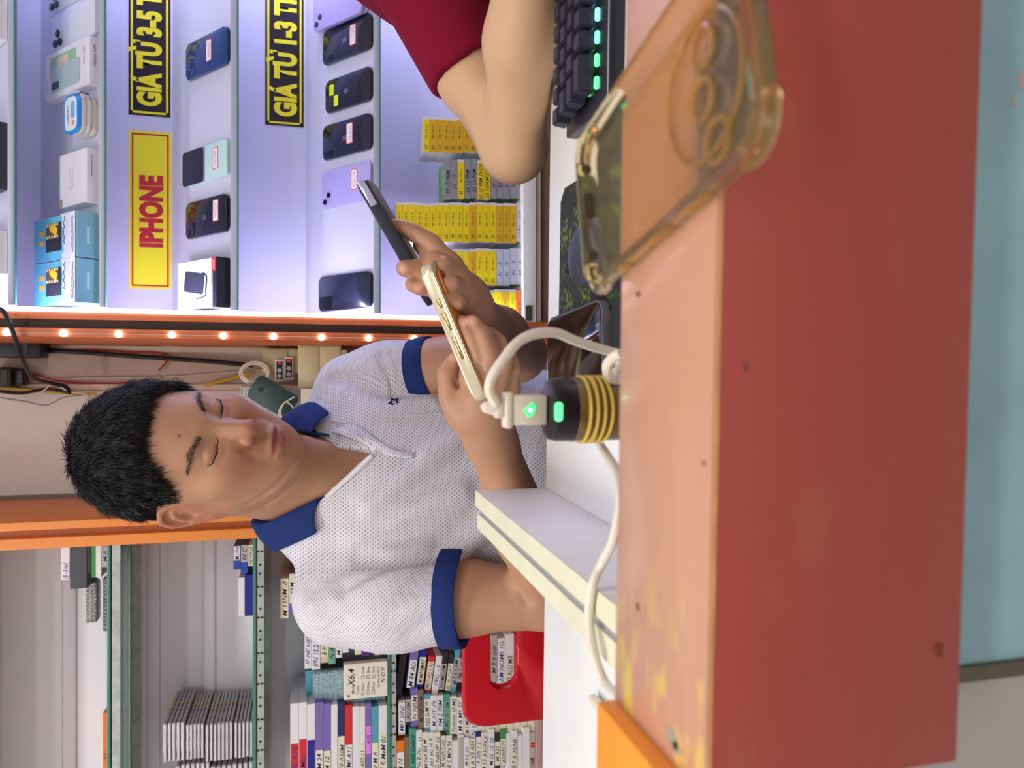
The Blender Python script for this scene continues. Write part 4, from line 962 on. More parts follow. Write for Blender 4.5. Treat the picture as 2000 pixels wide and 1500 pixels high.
def flatphone(name, label, px, py, Y, w, h, t, rot, m, lens=True):
    o = empty(name, W(px, py, Y), Matrix.Rotation(rot, 3, 'Y') @ Matrix.Rotation(PI / 2 - .15, 3, 'X'), label, 'phone')
    b = MB(); b.prism(rrect(w, h, .012, 6), 0, t, None, .003); b.build('body', m, o)
    if lens:
        q = MB(); q.cyl((0, h * .30, t - .0002), (0, h * .30, t + .0012), .006, n=20); q.build('lens', LENS, o)
        q = MB(); q.cyl((.004, h * .19, t - .0002), (.004, h * .19, t + .0006), .002, n=12); q.build('flash', LOGO, o)
    return o
_c0 = W(588, 790, 1.74)
b = MB(); b.boxx(-.055, .035, -.05, .03, 0, _c0.z - zsh, .001); o = b.build('card_box', fm('plain_card', 214, 206, 186), None, 'plain pale card box under the dark green phone', 'box'); o.location = (_c0.x, 1.74, zsh + .0002)
zsh2 = _c0.z + .0006
gph = flatphone('phone', 'dark green phone propped against the beige crate', 541, 775, 1.72, .056, .098, .009, .55, fm('phone_green', 38, 66, 62, .4))
wcable('earphone_wire', [(575, 775), (552, 790), (545, 810), (562, 818), (574, 800), (558, 785), (548, 806), (560, 825), (580, 800)], .0015, WHITEP, 'tangled white wire over the dark green phone', 'wires on the wall shelf', Y=1.685)
pouch('crinkled clear bubble wrap bag beside the far cheek', 468, 600, 752, 832, 1.76, bw('bubble_clear', (206, 206, 204)), .03)

bpy.context.view_layer.update()
_z = min((o_.matrix_world @ Vector(c_)).z for o_ in kids(gph) for c_ in o_.bound_box); gph.location.z += zsh2 - _z
# ================================================================ the man: head
SXH = 0.9
HEAD_T = np.array([-0.0944, 1.0404, 0.1268 + ZC], np.float32)
HEAD_R = np.array([[-0.882102, 0.385556, 0.270635], [-0.466692, -0.793345, -0.390899], [0.063993, -0.471116, 0.879747]], np.float32)
def hw(p):   # head-local metres -> world
    p = np.array(p, np.float32); t = np.clip((0.015 - p[..., 2]) / 0.08, 0, 1); t = t * t * (3 - 2 * t)
    p[..., 0] = p[..., 0] * SXH * (1 - 0.10 * t)
    return p @ HEAD_R.T + HEAD_T
def mm(*a): return tuple(v / 1000.0 for v in a)
def head_base():
    H = SDF(); e = H.ell; c = H.cone
    e(mm(0, -10, 45), mm(77, 96, 90))                                   # skull
    e(mm(0, 20, 30), mm(67, 70, 72), .03)
    e(mm(0, 34, 0), mm(60, 58, 74), .03)                                # mid face
    e(mm(0, 44, -42), mm(47, 46, 38), .03)                              # lower face
    c(mm(-14, 68, -62), mm(14, 68, -62), .017, .017, .03)               # chin
    for s in (-1, 1):
        c(mm(s * 20, 58, -60), mm(s * 50, 8, -40), .019, .022, .03)     # jaw line
        e(mm(s * 36, 55, -26), mm(26, 31, 32), .03)                     # cheeks
        e(mm(s * 43, 58, 0), mm(22, 24, 16), .03)                       # cheekbones
    e(mm(0, 48, -66), mm(40, 40, 24), .035)                             # soft underchin
    for s in (-1, 1):
        H.bump(mm(s * 31, 96, 26), mm(14, 20, 9), -.007)                # eye sockets
        H.bump(mm(s * 26, 92, 43), mm(18, 20, 7), .0025)                # brow
    return H
HB = head_base()
def surf(x, z, off=0.0, side=None):   # point on the face above (x, z) mm, pushed out by off mm
    x /= 1000.0; z /= 1000.0; a, b = 0.02, 0.16
    for _ in range(22):
        m = (a + b) / 2
        if HB.ev(np.array([[x, m, z]], np.float32))[0] > 0: b = m
        else: a = m
    p = np.array([[x, a, z]], np.float32); n = HB.grad(p)[0]
    return tuple(p[0] + n * off / 1000.0)
LID = {}
def head_sdf():
    H = SDF(); H.ops = list(HB.ops)
    yn = surf(0, 2)[1] * 1000
    # nose
    H.cone(mm(0, yn - 8, 34), mm(0, yn + 6, 4), .0075, .0085, .016)
    H.cone(mm(0, yn + 2, 8), mm(0, yn + 12, -6), .0095, .0122, .010)
    H.bump(mm(0, yn + 22, -11), .008, .0012)
    for s in (-1, 1):
        H.ell(mm(s * 12.5, yn + 3, -12.5), mm(8.2, 10.5, 8.0), .005)
        H.crease([mm(s * 20.5, yn + 6, -4), mm(s * 22.5, yn - 1, -12), mm(s * 17.5, yn - 2, -21)], .0022, -.0030)
        H.ell(mm(s * 7, yn + 9, -22), mm(4.0, 6, 4.2), .0025, 's')
    H.ell(mm(0, yn + 4, -18), mm(4.5, 9, 5), .005)
    # eyes: nearly closed lids over the eyeballs
    for s in (-1, 1):
        H.ell(mm(s * 30, surf(s * 30, 24)[1] * 1000 - 9.0, 24), mm(17.5, 14.5, 13.0), .007)
    E2 = SDF(); E2.ops = list(H.ops)
    def s2(x, z, off=0.0):
        x /= 1000.0; z /= 1000.0; a, b = 0.02, 0.16
        for _ in range(22):
            m = (a + b) / 2
            if E2.ev(np.array([[x, m, z]], np.float32))[0] > 0: b = m
            else: a = m
        p = np.array([[x, a, z]], np.float32); n = E2.grad(p)[0]
        return tuple(p[0] + n * off / 1000.0)
    for s in (-1, 1):
        lid = [s2(s * x, z) for x, z in ((14, 20.5), (18, 19.2), (24, 17.6), (30, 17.0), (36, 17.4), (42, 19.2), (47, 21.8))]
        LID[s] = [s2(s * x, z, .3) for x, z in ((15, 20.2), (18, 19.0), (21, 18.2), (24, 17.5), (27, 17.1), (30, 16.9), (33, 17.0), (36, 17.4), (39, 18.2), (42, 19.2), (45, 20.6), (48, 22.4))]
        H.crease(lid, .0012, -.0030)
        H.crease([s2(s * x, z) for x, z in ((24, 20.5), (30, 20), (36, 20.4))], .0030, .0012)
        H.crease([s2(s * x, z) for x, z in ((16, 25), (22, 30), (30, 32.0), (39, 30.5), (47, 26.5))], .0015, -.0017)
        H.crease([s2(s * x, z) for x, z in ((17, 14), (25, 9.5), (34, 8.5), (43, 12))], .0032, -.0012)
        H.crease([s2(s * x, z) for x, z in ((19, 16), (26, 13.6), (34, 13.4), (42, 16))], .0024, .0011)
    # mouth
    H.bump(surf(0, -46), mm(21, 14, 13), .0040)
    E2.ops = list(HB.ops) + [H.ops[-1]]
    up = [s2(x, z, o) for x, z, o in ((-26, -47.5, -2.0), (-15, -43, .2), (-5, -40, 1.4), (0, -41, .6), (5, -40, 1.4), (15, -43, .2), (26, -47.5, -2.0))]
    H.chain(up, [.002, .0036, .0046, .0044, .0046, .0036, .002], .005)
    lo = [s2(x, z, o) for x, z, o in ((-22, -50, -1.8), (-11, -53, .6), (0, -54, 1.2), (11, -53, .6), (22, -50, -1.8))]
    H.chain(lo, [.002, .0056, .0066, .0056, .002], .005)
    E2.ops = list(H.ops)
    ml = [s2(x, z) for x, z in ((-28, -48.5), (-20, -47.2), (-12, -46.2), (-5, -45.8), (0, -46.4), (5, -45.8), (12, -46.2), (20, -47.2), (28, -48.5))]
    LID['mouth'] = ml
    H.crease(ml, .0013, -.0042)
    H.crease([surf(0, -26, 3), surf(0, -36, 4)], .0030, -.0016)          # philtrum
    H.crease([surf(-12, -64, 1), surf(0, -65, 2), surf(12, -64, 1)], .0050, -.0022)
    for s in (-1, 1):
        H.crease([surf(s * 24, -13), surf(s * 31, -28), surf(s * 34, -42)], .0042, -.0015)  # smile fold
        H.bump(surf(s * 30, -49), .005, -.0015)
    # ears
    for s in (-1, 1):
        E = SDF()
        rim = [mm(-1, 6, 8), mm(1, 9, 20), mm(2, 3, 31), mm(2, -9, 34), mm(2, -20, 28), mm(1, -23, 13), mm(0, -18, -4), mm(0, -8, -18), mm(0, 1, -26)]
        E.ell(mm(-2, -7, 5), mm(4.2, 15, 27))
        E.chain(rim, [.0026, .0032, .0038, .0040, .0042, .0040, .0038, .0042, .0050], .003)
        E.ell(mm(0, 1, -26), mm(4.2, 7.5, 9.0), .005)                    # lobe
        E.chain([mm(1.5, -3, 23), mm(2.5, -11, 14), mm(2.5, -12, 2), mm(1.5, -6, -11), mm(1, 4, -15)], [.0026, .0034, .0034, .0032, .0028], .003)
        E.ell(mm(4, -2, 1), mm(6.5, 7, 10), .003, 's')                   # concha
        E.crease([mm(2, 2, 25), mm(2, -8, 28), mm(2, -17, 22), mm(2, -18, 8), mm(2, -14, -4)], .0020, -.0026)
        E.ell(mm(1.5, 8, 1), mm(4.0, 4.0, 6), .004)                      # tragus
        E.ell(mm(-9, 2, 2), mm(9, 9, 20), .006)                          # root
        a = math.radians(34)
        ox = np.array([s * math.cos(a), math.sin(a), 0]); oy = np.array([-s * math.sin(a), math.cos(a), 0]); oz = np.array([0, .16, 1.0]); oz /= np.linalg.norm(oz)
        RE = np.stack([ox, oy, oz], 1); RE, _ = np.linalg.qr(RE); RE = RE * np.sign((RE * np.stack([ox, oy, oz], 1)).sum(0)); RE = RE.astype(np.float32)
        TE = np.array(mm(s * 75, -8, 2), np.float32)
        H.add((lambda P, E=E, RE=RE, TE=TE: E.ev(((P - TE) @ RE) * np.array([1, .84, 1], np.float32))), .005, 'u', TE, .045)
    return H
HEAD = head_sdf()
# ---- neck, chest, arms share the same continuous skin
def head_loc(P):
    q = (np.asarray(P, np.float32) - HEAD_T) @ HEAD_R
    t = np.clip((0.015 - q[..., 2]) / 0.08, 0, 1); t = t * t * (3 - 2 * t)
    q[..., 0] = q[..., 0] / (SXH * (1 - 0.10 * t))
    return q
def head_group(P): return HEAD.ev(head_loc(P)) * 0.95
head_group.sub = (HEAD, head_loc)
# ================================================================ the man: body, arms, hands
def A3(v): return np.array(v, np.float32)
def W3(px, py, Y): return np.array(W(px, py, Y), np.float32)
def trace(S, px, py, t0=.65, t1=1.45):     # where the sight line through a photo point meets a surface
    d = np.array(ray(px, py).normalized(), np.float32); o = A3((0, 0, ZC))
    for n in (220, 60):
        t = np.linspace(t0, t1, n, dtype=np.float32)
        v = S.ev(o + t[:, None] * d); k = np.argmax(v < 0)
        if v[k] >= 0: return None
        t0, t1 = t[max(k - 1, 0)], t[k]
    return o + d * (t0 + t1) / 2
TO = A3((-0.140, 1.140, -0.025 + ZC))                      # between the shoulders
TRX = A3((-0.906, -0.423, 0)); TFW = A3((0.423, -0.906, 0)); TUP = A3((0, 0, 1))
TR = np.stack([TRX, TFW, TUP], 1)
def tl(P): return (np.asarray(P, np.float32) - TO) @ TR
def tw(p): return np.asarray(p, np.float32) @ TR.T + TO
# arm joints
SH_R = W3(668, 1166, 1.07); EL_R = W3(1075, 1168, .955); WR_R = W3(960, 862, .865)
SH_L = W3(688, 762, 1.19); EL_L = W3(1010, 690, 1.05); WR_L = W3(915, 612, .850)
def hand_right(S):
    """fingers lie along the back of the pale phone, thumb on its screen side"""
    k = .010
    kn = [W3(922, 742, .812), W3(950, 738, .806), W3(974, 746, .812), W3(994, 762, .824)]      # knuckles
    S.chain([WR_R, W3(940, 800, .840)], [.027, .030], .02)
    for q, r in zip(kn, (.0125, .0125, .0118, .0105)):
        S.cone(W3(948, 842, .858), q, .020, r, .014)
    fing = [[kn[0], W3(936, 690, .795), W3(921, 655, .792), W3(904, 630, .797)],
            [kn[1], W3(958, 688, .788), W3(944, 652, .786), W3(923, 628, .792)],
            [kn[2], W3(985, 700, .795), W3(975, 668, .797), W3(955, 650, .806)],
            [kn[3], W3(1003, 722, .812), W3(996, 696, .816), W3(982, 680, .824)]]
    rad = [[.0115, .0098, .0090, .0075], [.0118, .0100, .0092, .0078], [.0112, .0095, .0086, .0073], [.0100, .0084, .0076, .0066]]
    F = SDF()
    for p, r in zip(fing, rad):
        G = SDF(); G.chain(p, r); G.bump(p[1], .010, .0010)
        F.add(G.ev, .0025)
    S.add(F.ev, k, 'u', A3(kn).mean(0), .10)
    # thumb
    th = [W3(918, 815, .846), W3(880, 776, .840), W3(874, 730, .838), W3(889, 701, .836)]
    S.chain(th, [.0200, .0135, .0118, .0085], .012)
    S.ell(W3(905, 800, .845), A3((.020, .016, .018)), .015)
    S.crease([W3(925, 700, .780), W3(950, 700, .780)], .0015, -.0008)
    S.crease([W3(917, 748, .83), W3(895, 758, .83), W3(886, 745, .83)], .003, -.002)
    for a, b in ((0, 1), (1, 2), (2, 3)):                                   # hollows between the knuckles
        m = (kn[a] + kn[b]) / 2; S.bump(m + A3((0, -.012, 0)), .007, -.0018)
    return fing, th
def hand_left(S):
    """index finger stretched along the dark phone, thumb over its near end"""
    kn = [W3(880, 520, .826), W3(893, 548, .818), W3(905, 575, .820), W3(912, 598, .826)]
    S.chain([WR_L, W3(905, 580, .848)], [.026, .028], .02)
    for q, r in zip(kn, (.0125, .0125, .0118, .0108)):
        S.cone(W3(912, 600, .852), q, .019, r, .014)
    fing = [[kn[0], W3(842, 474, .830), W3(803, 452, .838), W3(771, 441, .842)],
            [kn[1], W3(868, 520, .805), W3(846, 505, .826), W3(820, 480, .846)],
            [kn[2], W3(884, 556, .800), W3(858, 552, .806), W3(832, 545, .822)],
            [kn[3], W3(896, 590, .802), W3(872, 584, .800), W3(846, 572, .806)]]
    rad = [[.0122, .0105, .0095, .0076], [.0122, .0104, .0094, .0078], [.0115, .0098, .0088, .0075], [.0105, .0088, .0078, .0068]]
    F = SDF()
    for p, r in zip(fing, rad):
        G = SDF(); G.chain(p, r)
        F.add(G.ev, .002)
    S.add(F.ev, .010, 'u', A3(kn).mean(0), .12)
    th = [W3(900, 566, .858), W3(868, 540, .845), W3(826, 527, .832), W3(790, 524, .826)]
    S.chain(th, [.0190, .0140, .0122, .0092], .010)
    tip = [W3(846, 566, .828), W3(822, 562, .824), W3(805, 556, .824)]       # tip of the little finger under the phone
    S.chain(tip, [.0085, .0085, .0078], .004)
    return fing, th, tip
def body_sdf():
    S = SDF()
    S.add(head_group, 0, 'u', HEAD_T, .17)
    nk0 = hw(mm(0, -20, -30)); nk1 = tw((.00, .005, .035))
    S.cone(nk0, nk1, .056, .062, .035)
    S.cone(hw(mm(0, 30, -70)), tw((.0, .045, -.02)), .030, .045, .04)
    # trunk (under the shirt)
    def trunk(P):
        q = tl(P); T = SDF()
        T.ell((0, -.01, -.13), (.150, .108, .185)); T.ell((0, .012, -.36), (.145, .118, .19), .08)
        T.cone((-.115, -.012, -.055), (.12, -.012, -.055), .044, .044, .05); T.cone((-.03, -.02, .03), (.03, -.02, .03), .05, .05, .06)
        return T.ev(q)
    S.add(trunk, .02, 'u', tw((0, 0, -.22)), .40)
    for a, b, c, k in ((SH_R, EL_R, WR_R, 1), (SH_L, EL_L, WR_L, 0)):
        S.cone(a, b, .050 if k else .044, .040, .02)
        S.ell((a * .45 + b * .55), (.047, .047, .06) if k else (.041, .041, .055), .03)
        S.cone(b, b * .55 + c * .45, .038, .037, .015)
        S.cone(b * .55 + c * .45, c, .0365, .0265, .02)
    S.crease([W3(975, 1100, .93), W3(1000, 1130, .925), W3(1030, 1170, .93)], .006, -.004)   # fold inside the elbow
    # neck folds
    for o in ((0, .0), (.012, .006)):
        pass
    S.crease([hw(mm(62, 8, -58)), hw(mm(40, 46, -88)), hw(mm(10, 62, -98)), hw(mm(-20, 58, -98))], .0035, -.0022)
    S.crease([hw(mm(60, 0, -74)), hw(mm(38, 38, -104)), hw(mm(8, 50, -114))], .0030, -.0018)
    return S
BODY = body_sdf()
for ln, sg_, am_ in (([(586, 846), (580, 880), (566, 915), (543, 945), (513, 968), (484, 984)], .0040, -.0017), ([(604, 880), (594, 915), (574, 946), (546, 970), (516, 990)], .0036, -.0013), ([(592, 868), (580, 905), (556, 940), (525, 968)], .0040, .0007)):
    ln = [q for q in (trace(BODY, *p) for p in ln) if q is not None]
    BODY.crease(ln, sg_, am_)
FR, THR = hand_right(BODY)
FL, THL, TIPL = hand_left(BODY)
# ================================================================ the man: polo shirt
def resample(pts, n):
    P = np.array([list(p) for p in spline(pts, 10)], np.float32)
    L = np.concatenate([[0], np.cumsum(np.linalg.norm(np.diff(P, axis=0), axis=1))]); t = np.linspace(0, L[-1], n)
    return np.stack([np.interp(t, L, P[:, i]) for i in range(3)], 1)
CUF_R = SH_R + (EL_R - SH_R) * .575; CUF_L = SH_L + (EL_L - SH_L) * .50
def half(P, c, n): return (P - c) @ n
V1, V2, V3 = (-.024, .026), (-.007, -.064), (.046, .003)
def shirt_sdf():
    S = SDF()
    def trunk(P):
        q = tl(P); T = SDF()
        T.ell((0, -.006, -.13), (.168, .124, .195)); T.ell((0, .014, -.37), (.162, .134, .22), .08)
        T.cone((-.115, -.012, -.055), (.12, -.012, -.055), .053, .054, .05); T.cone((.04, -.02, .002), (.125, -.014, -.045), .052, .052, .04); T.cone((-.035, -.02, .014), (.035, -.02, .014), .056, .056, .06)
        return T.ev(q)
    S.add(trunk, 0, 'u', tw((0, 0, -.22)), .42)
    for a, c, e, r0, r1 in ((SH_R, CUF_R, EL_R, .066, .0575), (SH_L, CUF_L, EL_L, .055, .049)):
        n = (e - a) / np.linalg.norm(e - a)
        C = SDF(); C.cone(a, c + n * .03, r0, r1); C.ell(a * .55 + c * .45, (r0 + .002,) * 3, .03)
        C.add((lambda P, c=c, n=n: half(P, c, n)), .004, 'i')
        S.add(C.ev, .030, 'u', (a + c) / 2, .16)
    base = SDF(); base.ops = list(S.ops)
    def f(pts, Y, sg, am):
        q = [trace(base, x, y) for x, y in pts]; q = [p for p in q if p is not None]
        if len(q) > 1: S.crease(list(resample(q, 2 + 3 * len(q))), sg, am * 1.0)
    # folds running out of the near armpit and along the chest
    f([(700, 1092), (760, 1094), (800, 1090), (850, 1085)], .995, .006, -0.0204)
    f([(672, 1150), (720, 1122), (790, 1096)], .98, .007, -0.0076); f([(690, 1152), (740, 1125), (795, 1104)], .98, .007, .004)
    f([(610, 1150), (660, 1110), (720, 1090)], 1.0, .009, -0.0068); f([(760, 1200), (800, 1150), (840, 1110)], .955, .008, -.0032)
    f([(720, 1225), (780, 1190), (850, 1165)], .955, .010, 0.0051); f([(800, 1240), (860, 1200)], .95, .008, -.003)
    f([(722, 985), (800, 920), (904, 850)], 1.015, .010, 0.0093); f([(740, 1010), (830, 950), (930, 880)], 1.005, .010, -.004)
    f([(690, 1050), (790, 1000), (900, 960)], 1.0, .011, 0.0076); f([(700, 1072), (800, 1040), (920, 1010)], 1.0, .010, -.004)
    f([(640, 1020), (720, 960), (800, 900)], 1.03, .010, -0.0051)
    f([(900, 1090), (950, 1040), (1000, 990)], 1.0, .010, 0.0068); f([(860, 1060), (930, 1000), (1010, 940)], 1.0, .009, -.0035)
    # far sleeve and chest
    for i, x in enumerate((752, 772, 790, 806)):
        f([(x - 8, 690), (x + 4, 720), (x + 12, 752)], 1.11, .005, -0.0076); f([(x + 2, 690), (x + 14, 720), (x + 22, 750)], 1.11, .005, .0025)
    f([(650, 738), (700, 745), (760, 765), (830, 757)], 1.12, .007, -0.0102)
    f([(660, 780), (740, 800), (850, 790)], 1.08, .012, 0.0051)
    # neck opening
    def vee(P):
        q = tl(P); x, y, z = q[:, 0], q[:, 1], q[:, 2]
        def side(a, b):
            dx, dz = b[0] - a[0], b[1] - a[1]; L = math.hypot(dx, dz)
            return ((x - a[0]) * dz - (z - a[1]) * dx) / L
        w = np.maximum(-side(V2, V1), side(V2, V3))
        return np.maximum(w, .0 - y)
    S.add(vee, .003, 's', tw((.01, .08, 0)), .12)
    nk0 = hw(mm(0, -20, -30)); nk1 = tw((.00, .005, .0))
    S.cone(nk0, nk1, .067, .072, .004, 's')
    return S
SHIRT = shirt_sdf()
def snap(S, P, off, n=4):
    P = np.array(P, np.float32)
    for _ in range(n):
        d = S.ev(P); g = S.grad(P); P = P - (d - off)[:, None] * g * .9
    return P
def cloth_grid(name, rows, m, parent, thick=.0022, closed=False):
    R = np.array(rows, np.float32); a, b = R.shape[:2]
    I = np.arange(a * b).reshape(a, b)
    Q = np.stack([I[:-1, :-1], I[1:, :-1], I[1:, 1:], I[:-1, 1:]], -1).reshape(-1, 4)
    me = np_mesh(name, R.reshape(-1, 3), Q)
    o = link(name, me, m, parent)
    md = o.modifiers.new('thickness', 'SOLIDIFY'); md.thickness = thick; md.offset = 0
    sd = o.modifiers.new('round', 'SUBSURF'); sd.levels = 1; sd.render_levels = 1
    return o

# ================================================================ the man: assembled
def skin_mat():
    m = mat('skin', rgb(196, 146, 112), .48, spec=.35, sss=.12)
    nt = m.node_tree; b = nt.nodes['Principled BSDF']
    def attr(n):
        a = nt.nodes.new('ShaderNodeAttribute'); a.attribute_name = n; return a.outputs['Fac']
    def mix(fac, a, b2):
        x = nt.nodes.new('ShaderNodeMix'); x.data_type = 'RGBA'; nt.links.new(fac, x.inputs['Factor'])
        if isinstance(a, tuple): x.inputs['A'].default_value = (*a, 1)
        else: nt.links.new(a, x.inputs['A'])
        x.inputs['B'].default_value = (*b2, 1); return x.outputs['Result']
    tc = nt.nodes.new('ShaderNodeTexCoord'); n = nt.nodes.new('ShaderNodeTexNoise'); n.inputs['Scale'].default_value = 38; n.inputs['Detail'].default_value = 6
    nt.links.new(tc.outputs['Object'], n.inputs['Vector'])
    c = mix(n.outputs['Fac'], rgb(168, 122, 94), rgb(184, 140, 112))
    c = mix(attr('flush'), c, rgb(176, 110, 90))
    c = mix(attr('lip'), c, rgb(150, 86, 78))
    c = mix(attr('nail'), c, rgb(222, 168, 150))
    c = mix(attr('mole'), c, rgb(70, 42, 34))
    nt.links.new(c, b.inputs['Base Color'])
    n2 = nt.nodes.new('ShaderNodeTexNoise'); n2.inputs['Scale'].default_value = 900; n2.inputs['Detail'].default_value = 2
    nt.links.new(tc.outputs['Object'], n2.inputs['Vector'])
    bp = nt.nodes.new('ShaderNodeBump'); bp.inputs['Strength'].default_value = .12; bp.inputs['Distance'].default_value = .0006
    nt.links.new(n2.outputs['Fac'], bp.inputs['Height']); nt.links.new(bp.outputs['Normal'], b.inputs['Normal'])
    return m
def seg_dist(P, pts):
    d = None
    for a, b in zip(pts[:-1], pts[1:]):
        a = A3(a); ba = A3(b) - a; L2 = float((ba * ba).sum()) + 1e-12
        q = P - a; h = np.clip((q @ ba) / L2, 0, 1); e = _l(q - h[:, None] * ba)
        d = e if d is None else np.minimum(d, e)
    return d
P, Q = BODY.polygonize((-.50, .70, .50), (.25, 1.40, 1.34), .0018)
me = np_mesh('person', P, Q)
LP = head_loc(P); near = np.abs(P - HEAD_T).max(1) < .19
x, y, z = LP[:, 0], LP[:, 1], LP[:, 2]
front = near & (y > .04)
g = lambda cx, cz, sx, sz: np.exp(-.5 * (((x * 1000 - cx) / sx) ** 2 + ((z * 1000 - cz) / sz) ** 2)) * front
ul = seg_dist(LP, [mm(-25, 98, -47.5), mm(-14, 104, -43.5), mm(-5, 108, -41.5), mm(0, 108, -42.5), mm(5, 108, -41.5), mm(14, 104, -43.5), mm(25, 98, -47.5)])
zx = np.clip(np.abs(x * 1000) / 25, 0, 1)
top = -40.0 - 7.0 * zx ** 1.6 + 1.0 * np.exp(-(x * 1000 / 3) ** 2) * -1; bot = -60.5 + 11.5 * zx ** 2
zz = z * 1000
lip = np.clip((top - zz) / 2.5, 0, 1) * np.clip((zz - bot) / 5, 0, 1) * np.clip((25.5 - np.abs(x * 1000)) / 3, 0, 1) * front * (y > .08)
set_attr(me, 'lip', lip)
fl = .55 * g(42, -14, 18, 16) + .55 * g(-42, -14, 18, 16) + .6 * g(0, -8, 14, 12) + .35 * g(0, -66, 18, 10) + .35 * g(20, -24, 8, 8) + .35 * g(-20, -24, 8, 8)
fl += .5 * near * (np.abs(x) > .068) * (y < .02) * (z < .045) * (z > -.04)
fing = np.zeros(len(P))
for f in FR + FL: fing = np.maximum(fing, .45 * np.exp(-(np.linalg.norm(P - f[-1], axis=1) / .016) ** 2))
set_attr(me, 'flush', np.clip(fl + fing, 0, 1))
mp = trace(BODY, 350, 851)
set_attr(me, 'mole', np.exp(-(np.linalg.norm(P - mp, axis=1) / .0016) ** 4))
nl = np.zeros(len(P))
for n_ in ((892, 598), (906, 628), (925, 624), (789, 523), (886, 699), (815, 560)):
    q = trace(BODY, *n_)
    if q is not None: nl = np.maximum(nl, .8 * np.exp(-(np.linalg.norm(P - q, axis=1) / .0052) ** 4))
set_attr(me, 'nail', nl)
MAN = link('person', me, skin_mat(), None, 'seated man in white dotted polo shirt with navy collar, holding two phones', 'person')

# ---- shirt
def shirt_mat():
    m = mat('dotted_knit', rgb(226, 224, 226), .9, spec=.15, bump=.0)
    nt = m.node_tree; b = nt.nodes['Principled BSDF']
    a = nt.nodes.new('ShaderNodeAttribute'); a.attribute_name = 'weave'
    s = nt.nodes.new('ShaderNodeSeparateXYZ'); nt.links.new(a.outputs['Vector'], s.inputs[0])
    def M(op, i, j=None, k=None):
        n = nt.nodes.new('ShaderNodeMath'); n.operation = op
        for q, v in enumerate((i, j, k)):
            if v is None: continue
            if isinstance(v, (int, float)): n.inputs[q].default_value = v
            else: nt.links.new(v, n.inputs[q])
        return n.outputs[0]
    PU, PV = .0056, .0034
    v = M('DIVIDE', s.outputs[1], PV); row = M('FLOOR', v); fv = M('SUBTRACT', v, row)
    half_ = M('MULTIPLY', M('FLOORED_MODULO', row, 2.0), .5)
    u = M('ADD', M('DIVIDE', s.outputs[0], PU), half_); fu = M('FRACT', u)
    du = M('ABSOLUTE', M('SUBTRACT', fu, .5)); dv = M('ABSOLUTE', M('SUBTRACT', M('ADD', fv, M('MULTIPLY', M('SUBTRACT', fu, .5), -.35)), .5))
    dot = M('MULTIPLY', M('LESS_THAN', du, .20), M('LESS_THAN', dv, .19))
    x = nt.nodes.new('ShaderNodeMix'); x.data_type = 'RGBA'; x.inputs['A'].default_value = (*rgb(208, 206, 212), 1); x.inputs['B'].default_value = (*rgb(136, 132, 152), 1)
    nt.links.new(dot, x.inputs['Factor']); nt.links.new(x.outputs['Result'], b.inputs['Base Color'])
    h = M('ADD', M('MULTIPLY', M('COSINE', M('MULTIPLY', u, 2 * PI)), .3), M('MULTIPLY', dot, -.6))
    bp = nt.nodes.new('ShaderNodeBump'); bp.inputs['Strength'].default_value = .25; bp.inputs['Distance'].default_value = .0006
    nt.links.new(h, bp.inputs['Height']); nt.links.new(bp.outputs['Normal'], b.inputs['Normal'])
    return m
SHM = shirt_mat()
NAVY = mat('navy_knit', rgb(30, 48, 104), .85, spec=.2, bump=.25, bscale=900)
def weave(P):
    q = tl(P); w = np.stack([q[:, 0] - .35 * q[:, 1] * np.sign(q[:, 0]), q[:, 2], 0 * q[:, 0]], 1)
    for a, c, e in ((SH_R, CUF_R, EL_R), (SH_L, CUF_L, EL_L)):
        n = (e - a) / np.linalg.norm(e - a); r = P - a; t = r @ n; rr = r - t[:, None] * n
        lx = np.abs(q[:, 0]) > (.150 if a is SH_R else .128)
        on = (np.linalg.norm(rr, axis=1) < .078) & (t > -.07) & lx
        e1 = np.cross(n, A3((0, 1, 0))); e1 /= np.linalg.norm(e1); e2 = np.cross(n, e1)
        ang = np.arctan2(rr @ e2, rr @ e1)
        w[on] = np.stack([ang * .074, -t * 1.2, 0 * t], 1)[on]
    return w
P, Q = SHIRT.polygonize((-.50, .80, .50), (.25, 1.40, 1.32), .0028, smooth=2)
me = np_mesh('polo_shirt', P, Q); set_attr(me, 'weave', weave(P))
SHO = link('polo_shirt', me, SHM, MAN)
# cuffs
for a, c, e, r in ((SH_R, CUF_R, EL_R, .0655), (SH_L, CUF_L, EL_L, .0540)):
    n = Vector((e - a) / np.linalg.norm(e - a)); w_ = .030
    prof = [(r - .012, -w_ * .5 + .004), (r - .003, -w_ * .5), (r, -w_ * .5 + .0015), (r + .0006, 0), (r + .0002, w_ * .42), (r - .0015, w_ * .5), (r - .010, w_ * .5 - .002), (r - .012, w_ * .3)]
    b = MB(); b.lathe([(x * (1 + .0), z_) for x, z_ in prof], 40, Matrix.Translation(Vector(c) - n * .008) @ n.to_track_quat('Z', 'Y').to_matrix().to_4x4())
    b.build('cuff', NAVY, SHO)
